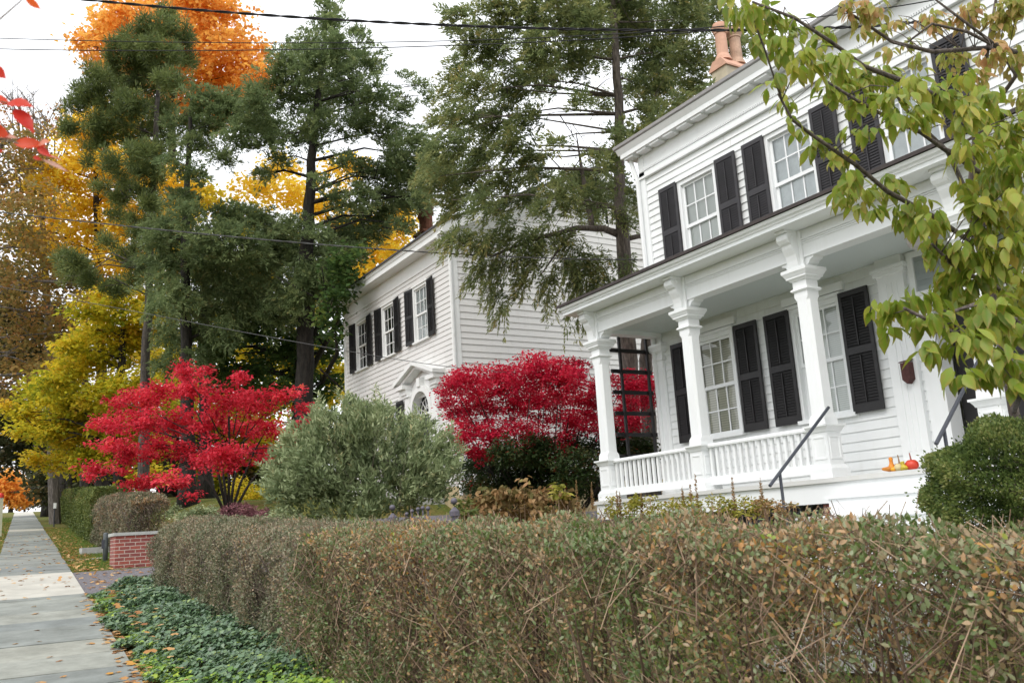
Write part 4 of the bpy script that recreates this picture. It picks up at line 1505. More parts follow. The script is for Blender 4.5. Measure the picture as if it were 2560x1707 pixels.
add_tree('maple_tree', 'golden maple glimpsed above the older house roof and chimney', 900, 52, [(900, 800), (905, 650), (920, 580), (930, 520)], .3, .06,
         [(960, 580, 55), (900, 640, 50), (1000, 545, 40), (860, 570, 45), (820, 520, 40), (960, 640, 40), (1010, 600, 40), (880, 690, 40), (760, 480, 50), (700, 420, 40), (860, 420, 40), (640, 480, 45)],
         'broad', L_gold, BARK_D, 8, .4, leaf=.30, sub=.9, per=24, dens=0.60, spread=1.0, seed=4)
add_tree('oak_tree', 'rusty brown oak with thinning leaves and bare upper twigs at the street edge', -150, 43, [(-140, 1000), (-110, 700), (-50, 480), (20, 330)], .4, .07,
         [(20, 350, 55), (60, 380, 50), (110, 420, 40), (30, 460, 65), (90, 500, 55), (40, 570, 65), (30, 660, 65), (110, 690, 55), (190, 760, 45), (60, 780, 75),
          (150, 830, 55), (40, 880, 65), (20, 960, 55), (185, 700, 45), (235, 710, 35), (110, 930, 50), (-30, 700, 70), (-40, 500, 70), (95, 620, 45), (150, 320, 25)],
         'broad', L_rust, BARK_G, 22, .35, leaf=.22, sub=.8, per=15, dens=0.30, spread=1.4, seed=5, limb_r=.32)
bt = empty('bare_tree', gpoint(140, 47), 'bare twiggy treetop against the white sky at the far left', 'tree')
mb = MB()
b0 = WL[bt.name]
for k in range(26):
    e_ = at(random.uniform(-20, 175), random.uniform(195, 330), 47 + random.uniform(-1, 1))
    s_ = at(100 + random.uniform(-40, 40), 440, 47)
    mm_ = (s_ + e_) / 2 + np.array([random.gauss(0, .5), random.gauss(0, .5), .4])
    mb.tube([s_, mm_, e_], [.05, .03, .008], 4)
    for _ in range(5):
        q = mm_ * .5 + e_ * .5
        mb.tube([q, q + np.array([random.gauss(0, .6), random.gauss(0, .6), random.uniform(.2, 1.2)])], [.018, .006], 3)
mb.tube([b0, at(120, 800, 47), at(100, 440, 47)], [.3, .2, .1], 7)
link('trunk', mb.mesh('trunk', BARK_G, b0), b0, bt)
C = np.array([at(random.uniform(-20, 165), random.uniform(260, 340), 47 + random.uniform(-1, 1)) for _ in range(260)])
n = len(C)
link('crown', leafmesh('crown', T_DIAMOND, C, rdir(n), rdir(n), .2, .13, rng.random(n) * .4 + .6, L_rust, b0), b0, bt)

add_tree('evergreen_tree', 'dark brown green tree mass shading the far end of the pavement', 118, 62, [(115, 1150), (90, 1050), (60, 900)], .28, .1,
         [(20, 1060, 45), (70, 1110, 42), (30, 1140, 45), (105, 1180, 30), (130, 1130, 45), (-20, 1080, 50), (15, 1000, 35), (150, 1190, 30), (60, 1040, 35), (190, 1150, 35), (20, 900, 55), (90, 880, 55), (0, 800, 55), (120, 800, 50), (60, 720, 45), (-30, 700, 55), (150, 960, 42), (170, 880, 40)],
         'broad', L_dark, BARK_D, 6, .4, leaf=.34, sub=1.1, per=34, dens=1.05, spread=1.5, seed=6)
add_tree('maple_tree', 'low rust orange maple in the distance at the end of the pavement', 28, 88, [(28, 1250), (28, 1210)], .25, .1,
         [(28, 1248, 22), (60, 1240, 16), (75, 1250, 12), (55, 1225, 20), (10, 1225, 24), (50, 1255, 14), (-8, 1250, 20), (8, 1195, 26), (35, 1200, 20)],
         'broad', L_orange, BARK_D, 4, .4, leaf=.34, sub=.9, per=26, dens=1.05, spread=.8, seed=7)
add_tree('evergreen_tree', 'dark thicket of evergreens behind the green hedges by the pavement', 160, 52, [(160, 1180), (160, 1120)], .4, .1,
         [(110, 1240, 26), (140, 1200, 34), (180, 1180, 36), (230, 1190, 36), (280, 1170, 40), (330, 1180, 36), (100, 1210, 24), (400, 1180, 40), (470, 1190, 40), (540, 1170, 40), (620, 1180, 45), (700, 1160, 45), (770, 1120, 45), (740, 1220, 45), (600, 1230, 35), (660, 1235, 35)],
         'broad', L_dark, BARK_D, 8, .3, leaf=.30, sub=.9, per=26, dens=0.98, spread=1.5, seed=8)
add_tree('maple_tree', 'yellow green maple with spreading lower boughs behind the brown hedge', 303, 39, [(298, 1180), (292, 1000), (305, 900), (310, 780)], .30, .10,
         [(300, 790, 55), (235, 825, 45), (360, 830, 55), (310, 880, 65), (220, 900, 55), (150, 935, 45), (90, 990, 42), (40, 1030, 35), (180, 1010, 60), (260, 985, 60), (330, 960, 50),
          (130, 1085, 48), (210, 1090, 58), (290, 1075, 50), (90, 1150, 28), (150, 1155, 36), (230, 1155, 42), (300, 1150, 36), (380, 1120, 40), (400, 900, 34), (390, 1010, 40), (60, 1075, 25), (260, 740, 32), (330, 1195, 28), (390, 1190, 30), (200, 780, 30), (330, 740, 34), (370, 770, 36), (180, 860, 36), (270, 830, 44), (120, 960, 36), (230, 1050, 44), (170, 1080, 40), (100, 1050, 30), (300, 1010, 44), (350, 1080, 36), (250, 1120, 40)],
         'broad', L_yelgrn, BARK_D, 16, .35, leaf=.22, sub=.65, per=30, dens=0.83, spread=1.3, T=T_DIAMOND, flat=.65, squash=(1, 1, .6), seed=9)
add_tree('maple_tree', 'yellowing maple filling the gaps behind the slender hemlock', 560, 50, [(560, 1050), (560, 850), (570, 650)], .35, .08,
         [(430, 880, 45), (500, 940, 45), (560, 820, 50), (640, 700, 50), (700, 620, 45), (780, 890, 45), (830, 930, 36), (850, 990, 30), (600, 560, 45), (520, 660, 50), (420, 760, 45), (700, 990, 45), (620, 900, 50), (760, 780, 45),
          (820, 700, 32), (430, 640, 40), (560, 1010, 45), (460, 1010, 45), (640, 1060, 45), (760, 1060, 40), (380, 1060, 44), (400, 960, 44), (340, 1120, 40), (470, 1100, 46), (540, 1060, 44), (600, 1130, 44), (680, 1130, 44), (420, 1170, 44), (520, 1180, 44), (720, 920, 40), (500, 500, 40), (440, 540, 40), (560, 1100, 40)],
         'broad', L_yelgrn, BARK_D, 10, .3, leaf=.30, sub=.9, per=26, dens=1.0, spread=1.8, seed=21)
add_tree('evergreen_bush', 'dark bushes closing the view at the crest of the pavement', 62, 100, [(62, 1258), (62, 1250)], .15, .08,
         [(45, 1258, 12), (70, 1258, 12), (95, 1252, 14), (85, 1240, 16), (60, 1243, 14), (30, 1262, 8), (110, 1255, 12)], 'broad', L_dark, BARK_D, 3, .4, leaf=.34, sub=.7, per=24, dens=1.1, spread=.5, seed=31, cat='bush')
for px, dep, r_, lab, bk in ((178, 52, .30, 'dark trunk of a tall tree rising behind the green hedge', BARK_D), (212, 48, .24, 'brownish trunk of a tall tree right of the darker trunk behind the green hedge', BARK_P)):  # first trunk takes dark bark to paint in the shade it stands in
    b0 = gpoint(px, dep)
    root = empty('tree', b0, lab, 'tree')
    bl = [(px + a, 1090 + c, 40) for a, c in ((-40, -40), (0, -70), (40, -30))]
    link('trunk', trunk_mesh([b0, at(px, 1150, dep), at(px, 1000, dep), at(px + 4, 800, dep)], r_, r_ * .6, bl, dep, 3, .5).mesh('trunk', bk, b0, True), b0, root)
    crown_broad('crown', bl, dep, L_yelgrn, root, leaf=.26, sub=.8, per=20, dens=0.55)

pine_b = [(390, 75, 42), (440, 85, 38), (340, 110, 42), (300, 130, 38), (400, 135, 50), (450, 150, 36), (240, 190, 36), (300, 210, 46), (370, 205, 55), (430, 210, 40), (220, 225, 36), (260, 262, 40),
          (330, 272, 46), (190, 272, 32), (168, 315, 30), (230, 312, 36), (400, 275, 40), (300, 305, 34), (370, 325, 36), (240, 362, 30), (280, 405, 30), (350, 385, 40), (380, 432, 36),
          (320, 475, 28), (250, 470, 20), (290, 540, 22), (360, 482, 30), (180, 660, 34), (160, 690, 26), (230, 702, 30), (290, 722, 34), (330, 702, 26), (410, 345, 28), (200, 680, 26), (380, 520, 26), (280, 170, 30), (345, 430, 28), (300, 440, 24), (390, 560, 24), (340, 590, 26), (270, 330, 26), (410, 600, 22), (300, 640, 26), (260, 600, 20), (350, 660, 24), (210, 400, 18), (150, 640, 20), (390, 380, 28), (320, 350, 30), (360, 150, 40), (420, 40, 24), (372, 520, 28), (360, 570, 26), (385, 600, 22), (345, 620, 24), (330, 550, 22), (300, 500, 26)]
add_tree('pine_tree', 'dark tufted pine with a bare grey lower trunk before the golden maples', 362, 35, [(360, 1100), (362, 950), (372, 740), (380, 480), (398, 200), (400, 60)], .24, .05,
         pine_b, 'tuft', L_pine, BARK_P, 24, .18, seed=10, limb_r=.2, sub=.36, per=110, dens=1.15, spread=1.3, leaf=.19, wl=.17)

hemM = [(500, 250, 34), (560, 270, 42), (520, 310, 42), (480, 350, 34), (450, 300, 28), (600, 335, 42), (560, 385, 26), (450, 500, 34), (480, 440, 28), (450, 580, 46), (520, 590, 50), (600, 600, 55), (680, 580, 46),
        (460, 660, 46), (540, 670, 55), (620, 680, 55), (700, 720, 46), (440, 740, 46), (520, 750, 46), (600, 760, 46), (680, 780, 42), (430, 400, 26), (560, 540, 36), (430, 830, 36), (400, 700, 34),
        (480, 820, 36), (420, 640, 34), (560, 820, 36), (430, 900, 30), (500, 890, 28), (470, 520, 30), (640, 740, 40), (600, 260, 34), (640, 310, 34), (610, 530, 30), (660, 545, 30), (390, 600, 26), (375, 645, 26), (400, 560, 24), (400, 760, 26), (500, 630, 40), (580, 720, 44), (640, 640, 40)]
add_tree('hemlock_tree', 'slender dark hemlock behind the left half of the scarlet japanese maple', 470, 32.5, [(468, 1050), (466, 850), (462, 600), (470, 420), (480, 240)], .30, .05,
         hemM, 'hem', L_hem, BARK_D, 20, .12, seed=11, limb_r=.2, sub=.45, per=60, dens=1.0, spread=1.3, leaf=.17, wl=.16)
b0 = gpoint(515, 37)
root = empty('hemlock_tree', b0, 'thin dark hemlock trunk close beside the slender hemlock', 'tree')
bl = [(515, 760, 36), (530, 700, 36), (500, 820, 30), (560, 640, 30)]
link('trunk', trunk_mesh([b0, at(512, 1000, 37), at(508, 830, 37), at(520, 560, 37)], .28, .12, bl, 37, 4, .1).mesh('trunk', BARK_D, b0, True), b0, root)
crown_hemlock('crown', bl, 37, L_hem, root, b0, sub=.55, per=50, leaf=.24, wl=.24)

dkb = [(640, 830, 42), (720, 850, 45), (560, 870, 42), (680, 900, 42), (780, 835, 30), (820, 880, 30), (760, 940, 34), (620, 935, 40), (570, 965, 36), (840, 810, 24), (700, 970, 34), (820, 955, 28),
       (600, 800, 36), (660, 780, 34), (740, 780, 34), (850, 745, 30), (800, 740, 26), (540, 920, 34), (640, 990, 34), (770, 1000, 28), (860, 850, 16), (852, 690, 26, -6), (838, 735, 26, -6), (862, 655, 22, -6), (826, 785, 24, -6), (838, 830, 14, -6), (880, 630, 16, -6)]
add_tree('maple_tree', 'dark green maple with a thick black trunk left of the older house', 757, 35, [(755, 1050), (752, 930), (757, 820), (760, 720)], .42, .26,
         dkb, 'broad', L_dkmap, BARK_D, 14, .3, leaf=.20, sub=.6, per=26, dens=1.1, spread=1.4, flat=.6, squash=(1, 1, .7), seed=12)
hemL = [(820, 20, 26), (818, 60, 32), (770, 112, 40), (845, 110, 36), (905, 92, 22), (720, 152, 42), (790, 162, 50), (866, 170, 48), (925, 145, 30), (680, 212, 42), (760, 232, 60), (850, 240, 60),
        (940, 232, 42), (1000, 262, 26), (1045, 212, 14), (1058, 238, 16), (1010, 190, 14), (640, 262, 36), (690, 305, 42), (800, 312, 44), (900, 310, 46), (972, 325, 36), (700, 395, 22), (862, 400, 24), (905, 420, 30),
        (800, 450, 20), (660, 430, 22), (1000, 385, 40), (1045, 345, 32), (955, 445, 38), (1025, 440, 44), (900, 485, 38), (880, 545, 36), (940, 540, 32), (1000, 495, 30), (840, 585, 40), (800, 575, 26),
        (780, 622, 44), (850, 625, 36), (720, 642, 46), (780, 700, 46), (842, 690, 34), (820, 752, 24), (740, 560, 30), (1050, 490, 28), (830, 490, 26), (690, 350, 30), (760, 340, 34), (960, 500, 40), (1040, 500, 34), (1080, 420, 34), (920, 580, 34), (1000, 560, 22), (870, 600, 40), (760, 680, 46), (700, 600, 44), (820, 660, 42), (740, 740, 40), (1060, 380, 30), (985, 420, 34)]
add_tree('hemlock_tree', 'tall spire topped hemlock with open limbs left of the older house', 768, 32, [(760, 1000), (765, 800), (768, 600), (775, 480), (785, 330), (800, 180), (818, 20)], .40, .04,
         hemL, 'hem', L_hem, BARK_D, 30, .12, seed=13, limb_r=.22, sub=.42, per=60, dens=.92, spread=1.4, leaf=.16, wl=.16)
hemR = [(1150, 40, 34), (1250, 30, 55), (1180, 92, 36), (1350, 40, 62), (1450, 40, 55), (1600, 30, 62), (1700, 48, 55), (1770, 30, 46), (1240, 120, 52), (1340, 130, 60), (1440, 140, 50), (1530, 110, 46),
        (1640, 130, 60), (1720, 132, 46), (1785, 150, 26), (1150, 172, 32), (1130, 232, 26), (1200, 212, 42), (1290, 222, 50), (1370, 200, 36), (1640, 212, 52), (1730, 212, 38), (1580, 205, 36), (1160, 285, 40),
        (1240, 292, 46), (1320, 292, 34), (1620, 282, 40), (1690, 268, 38), (1580, 340, 40), (1640, 322, 34), (1520, 400, 26), (1490, 385, 24), (1130, 362, 46), (1200, 372, 46), (1280, 362, 40), (1100, 440, 44),
        (1180, 442, 48), (1260, 442, 40), (1350, 432, 34), (1430, 430, 32), (1330, 490, 28), (1500, 470, 32), (1545, 470, 34), (1440, 500, 28), (1130, 500, 36), (1480, 60, 50), (1560, 60, 50), (1850, 60, 40), (1400, -20, 60), (1550, -20, 60), (1700, -20, 50), (1100, 300, 22), (1090, 400, 30), (1220, 500, 34), (1400, 470, 36), (1470, 440, 34), (1390, 350, 24), (1360, 520, 26), (1270, 505, 30), (1490, 520, 30), (1560, 540, 24), (1600, 480, 30), (1330, 390, 36), (1540, 330, 26), (1780, 230, 26), (1830, 110, 34), (1440, 240, 26), (1500, 250, 24), (1450, -110, 60), (1560, -120, 60), (1640, -90, 60), (1350, -80, 55), (1520, -230, 50), (1720, -100, 50), (1530, -330, 34)]
hemR2 = [(1130, 590, 30, -1.5), (1200, 592, 36, -1.5), (1270, 582, 38, -1), (1340, 585, 36, -.6), (1410, 590, 32, -.4), (1240, 652, 34, -1), (1185, 665, 22, -1.3), (1330, 640, 34, -.8), (1420, 650, 36, -.5), (1480, 650, 34, -.3),
         (1235, 722, 24, -1), (1250, 775, 15, -1), (1370, 700, 26, -.6), (1450, 710, 32, -.4), (1380, 742, 14, -.6), (1560, 702, 26, -.4), (1565, 640, 16, -.5), (1495, 700, 26, -.3), (1300, 690, 22, -.8), (1530, 735, 22, -.5), (1460, 770, 20, -.4), (1430, 790, 12, -.4), (1275, 735, 12, -1)]
for q in hemR2:
    pass
rt = add_tree('hemlock_tree', 'huge hemlock with a thick brown trunk between the two white houses', 1588, 20.6, [(1580, 1100), (1572, 900), (1557, 620), (1552, 520), (1548, 330), (1540, 150), (1530, -40), (1525, -320)], .235, .04,
              hemR, 'hem', L_hem2, BARK_R, 34, .10, seed=14, limb_r=.22, sub=.32, per=60, dens=.92, spread=1.5, leaf=.125, wl=.16)
b0 = WL[rt.name]
crown_hemlock('crown', hemR2, 20.6, L_hem2, rt, b0, sub=.27, per=60, dens=1.0, spread=.3, leaf=.12, wl=.15, droop=1.1)
mb = MB()
tp = at(1556, 590, 20.6)
mb.tube([tp, at(1510, 572, 20.5), at(1440, 570, 20.2), at(1330, 600, 19.9), at(1230, 640, 19.4), at(1140, 600, 19)], [.09, .075, .06, .045, .03, .012], 6)
mb.tube([at(1440, 570, 20.2), at(1400, 620, 20), at(1350, 690, 19.8)], [.05, .03, .01], 5)
mb.tube([at(1480, 570, 20.4), at(1476, 540, 20.6), at(1468, 500, 20.7), at(1455, 430, 20.8), at(1440, 330, 21)], [.06, .08, .07, .045, .008], 6)
mb.tube([at(1556, 600, 20.6), at(1600, 590, 20.9), at(1680, 600, 21.2)], [.07, .06, .04], 6)
link('limb', mb.mesh('limb', BARK_R, b0, True), b0, rt)
b0 = gpoint(1632, 21.4)
root = empty('hemlock_tree', b0, 'second brown trunk beside the huge hemlock, seen through the black trellis', 'tree')
bl = [(1640, 760, 30), (1670, 650, 34), (1700, 560, 36), (1610, 790, 18)]
link('trunk', trunk_mesh([b0, at(1622, 1050, 21.4), at(1612, 920, 21.4), at(1618, 840, 21.4), at(1640, 700, 21.6), at(1680, 450, 22)], .20, .10, bl, 21.4, 4, .2).mesh('trunk', BARK_R, b0, True), b0, root)
crown_hemlock('crown', bl, 21.6, L_hem2, root, b0, sub=.32, per=50, leaf=.15, wl=.22)

# ------------------------------------------------------------------ shrubs
# scarlet japanese maple: thin layered sprays on slender stems
jm = [(470, 945, 28), (520, 935, 20), (345, 985, 36), (405, 978, 46), (480, 985, 55), (560, 985, 46), (600, 955, 28), (625, 1005, 46), (705, 1000, 30), (745, 1018, 24), (300, 1012, 22), (265, 1060, 42), (340, 1055, 52),
      (430, 1055, 55), (520, 1062, 55), (610, 1062, 52), (690, 1062, 46), (745, 1072, 30), (770, 1058, 16), (280, 1110, 36), (240, 1162, 28), (220, 1172, 16), (330, 1142, 42), (400, 1125, 44), (470, 1125, 44), (560, 1122, 48),
      (640, 1112, 44), (720, 1115, 36), (350, 1190, 34), (420, 1202, 36), (460, 1222, 26), (565, 1165, 34), (515, 1165, 30), (660, 1160, 26), (475, 1242, 14), (385, 1220, 22), (300, 1185, 20), (690, 1160, 20), (465, 915, 16)]
_rj = random.Random(4)
jm = [(a + _rj.uniform(-14, 14), b_ + _rj.uniform(-17, 17), c * _rj.uniform(.75, 1.25)) for a, b_, c in jm]
jb = gpoint(572, 24.0)
root = empty('japanese_maple', jb, 'scarlet japanese maple with layered boughs in front of the tall dark trunks', 'tree')
mb = MB()
for (ax, ay), (mx_, my_) in (((548, 1130), (560, 1200)), ((604, 1128), (584, 1205)), ((640, 1120), (600, 1210)), ((520, 1090), (545, 1180)), ((572, 1080), (572, 1190)), ((455, 1120), (530, 1215)), ((690, 1120), (620, 1215))):
    mb.tube([jb, at(mx_, my_, 24 + random.uniform(-.3, .3)), at(ax, ay, 24 + random.uniform(-.6, .6)), at(ax + (ax - 575) * .6, ay - 70, 24 + random.uniform(-.8, .8))], [.05, .035, .025, .01], 5)
for q in random.sample(jm, 26):
    c = at(q[0], q[1] + 6, 24 + random.uniform(-1, 1))
    s_ = at(575 + (q[0] - 575) * .25, 1120 + (q[1] - 1120) * .2, 24)
    mb.tube([s_, s_ * .4 + c * .6 + np.array([0, 0, .12]), c], [.02, .014, .005], 4)
link('trunk', mb.mesh('trunk', BARK_D, jb, True), jb, root)
crown_broad('crown', jm, 24, L_red, root, leaf=.085, sub=.30, per=34, dens=.36, spread=1.3, T=T_STAR, wl=.9, flat=.6, squash=(1, 1, .55), fill=.6, droop=.35)

# burning bush: crimson above, green below
bb = [(1130, 962, 34), (1180, 950, 42), (1250, 942, 44), (1330, 935, 52), (1400, 952, 52), (1402, 915, 20), (1465, 1000, 42), (1490, 965, 22), (1200, 1010, 50), (1280, 1005, 50), (1360, 1012, 52), (1430, 1060, 42), (1165, 1075, 36),
      (1240, 1090, 42), (1320, 1090, 42), (1400, 1110, 38), (1560, 962, 36), (1600, 962, 34), (1560, 1022, 36), (1620, 1005, 24), (1580, 1060, 28), (1112, 1000, 22), (1150, 1110, 22), (1500, 1060, 40), (1640, 960, 22), (1200, 1130, 30), (1290, 1135, 34), (1370, 1140, 30), (1350, 905, 22), (1440, 930, 30), (1150, 1030, 30)]
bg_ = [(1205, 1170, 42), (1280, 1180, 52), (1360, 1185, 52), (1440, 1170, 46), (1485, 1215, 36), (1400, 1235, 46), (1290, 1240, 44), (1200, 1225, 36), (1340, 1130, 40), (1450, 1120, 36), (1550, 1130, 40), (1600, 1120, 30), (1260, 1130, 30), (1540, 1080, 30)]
b0 = gpoint(1340, 18.3)
root = empty('burning_bush', b0, 'wide crimson burning bush, still green below, beside the white porch', 'bush')
crown_broad('crown', bb, 18.3, L_crim, root, leaf=.075, sub=.2, per=30, dens=.72, spread=1.0, wl=.6, flat=.6, squash=(1, 1, .8), fill=.5, droop=.1)
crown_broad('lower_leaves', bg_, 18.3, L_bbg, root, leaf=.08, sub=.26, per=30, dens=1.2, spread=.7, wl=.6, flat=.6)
mb = MB()
for q in bb:
    c = at(q[0], q[1], 18.3 + random.uniform(-.8, .8))
    s_ = b0 + np.array([random.gauss(0, .25), random.gauss(0, .25), 0])
    mb.tube([s_, s_ * .5 + c * .5 + np.array([0, 0, -.15]), c], [.03, .02, .006], 4)
link('stems', mb.mesh('stems', BARK_D, b0), b0, root)

# silvery butterfly bush
bd = [(720, 1165, 44), (760, 1115, 50), (830, 1085, 52), (900, 1068, 50), (970, 1068, 50), (1040, 1098, 46), (1095, 1135, 40), (1115, 1180, 32), (780, 1182, 60), (860, 1165, 70), (950, 1155, 70), (1035, 1180, 60),
      (735, 1235, 50), (830, 1240, 60), (930, 1240, 60), (1020, 1240, 50), (1085, 1225, 32), (700, 1215, 26), (880, 1040, 30), (935, 1035, 26), (805, 1060, 26)]
b0 = gpoint(925, 13.4)
root = empty('butterfly_bush', b0, 'big silvery green butterfly bush with dry flower spikes behind the hedge', 'bush')
C, Rr, Tn, idx = blob_points(bd, 13.4, .15, 24, .75, .5, (1, 1, .9), .45, .11 * .11 * .22 * .6)
n = len(idx)
out_ = nrm((C - (b0 + np.array([0, 0, .6])))[idx]) + rdir(n) * 1.0 + UP * .15
P = C[idx] + rdir(n) * (Rr[idx] * rng.random(n))[:, None]
link('crown', leafmesh('crown', T_DIAMOND, P, out_, UP + rdir(n) * .9, .11 * rng.uniform(.6, 1.2, n), .11 * .30 * rng.uniform(.8, 1.2, n), Tn[idx] * .7 + rng.random(n) * .3, L_budd, b0), b0, root)
mb = MB()
sp_P, sp_D = [], []
for k in range(90):
    px = random.uniform(700, 1120)
    top = 1010 + ((px - 920) / 200) ** 2 * 95 + random.uniform(-8, 75)
    d = 13.4 + random.uniform(-.9, .7)
    tip = at(px + random.uniform(-8, 8), top, d)
    s_ = b0 + np.array([random.gauss(0, .15), random.gauss(0, .15), .1])
    m_ = s_ * .45 + tip * .55 + np.array([0, 0, .2])
    if k % 3 == 0: mb.tube([s_ * .4 + m_ * .6, m_, tip], [.006, .004, .002], 4)
    dr = tip - m_
    dr /= np.linalg.norm(dr)
    for j in range(26):
        sp_P.append(tip - dr * j * .007)
        sp_D.append(dr + np.array([random.gauss(0, .5), random.gauss(0, .5), random.gauss(0, .3)]))
link('stems', mb.mesh('stems', BARK_TG, b0), b0, root)
SP, SD, SN = [], [], []
for k in range(170):
    q = bd[random.randrange(len(bd))]
    c = at(q[0] + random.uniform(-20, 20), q[1] + random.uniform(-20, 10), 13.4 + random.uniform(-.8, .6))
    dr = c - (b0 + np.array([0, 0, .3]))
    dr = dr / np.linalg.norm(dr) + np.array([random.gauss(0, .25), random.gauss(0, .25), .35])
    dr /= np.linalg.norm(dr)
    ln_ = random.uniform(.35, .75)
    for j in range(22):
        t = j / 22
        p_ = c + dr * ln_ * (t - .25) - UP * .12 * t * t
        for sgn in (-1, 1):
            sd_ = np.cross(dr, rdir(1)[0])
            SP.append(p_)
            SD.append(dr * .75 + sd_ / (np.linalg.norm(sd_) + 1e-6) * .8 - UP * .15)
n = len(SP)
link('shoots', leafmesh('shoots', T_DIAMOND, np.array(SP), np.array(SD), UP + rdir(n) * .7, .10 * rng.uniform(.5, 1.1, n), .026, rng.random(n) * .6 + .35, L_budd, b0), b0, root)
n = len(sp_P)
link('flower_spikes', leafmesh('flower_spikes', T_DIAMOND, np.array(sp_P), np.array(sp_D), rdir(n), .03, .016, rng.random(n) * .5 + .5, L_budd, b0), b0, root)

# boxwood ball
bc = at(2618, 1232, 6.1)
b0 = np.array([bc[0], bc[1], h1(bc[0], bc[1]) - .03])
root = empty('boxwood_bush', b0, 'clipped round dark green boxwood bush in front of the porch steps', 'bush')
n = 85000
q = rdir(n)
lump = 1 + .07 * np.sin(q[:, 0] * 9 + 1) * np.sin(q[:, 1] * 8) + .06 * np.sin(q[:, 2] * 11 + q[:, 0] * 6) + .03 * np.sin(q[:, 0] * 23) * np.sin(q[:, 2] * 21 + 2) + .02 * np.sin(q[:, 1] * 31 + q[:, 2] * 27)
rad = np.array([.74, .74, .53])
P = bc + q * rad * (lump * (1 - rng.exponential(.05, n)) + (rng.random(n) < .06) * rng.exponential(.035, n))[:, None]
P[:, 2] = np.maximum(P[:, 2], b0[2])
lump_tint = np.clip(.5 + (lump - 1) * 2.2 + rng.normal(size=n) * .2, 0, 1)  # leaf tint paler on the lumps, deeper in the hollows, plus random variation
link('leaves', leafmesh('leaves', T_DIAMOND, P, q + rdir(n) * .9 + UP * .3, q + rdir(n) * .8, .026 * rng.uniform(.7, 1.25, n), .016, lump_tint, L_box, b0), b0, root)
mb = MB()
for k in range(60):
    d_ = rdir(1)[0]
    d_[2] = abs(d_[2])
    mb.tube([b0 + np.array([0, 0, .05]), bc + d_ * rad * .4, bc + d_ * rad * .8], [.02, .012, .003], 4)
link('stems', mb.mesh('stems', BARK_TG, b0), b0, root)


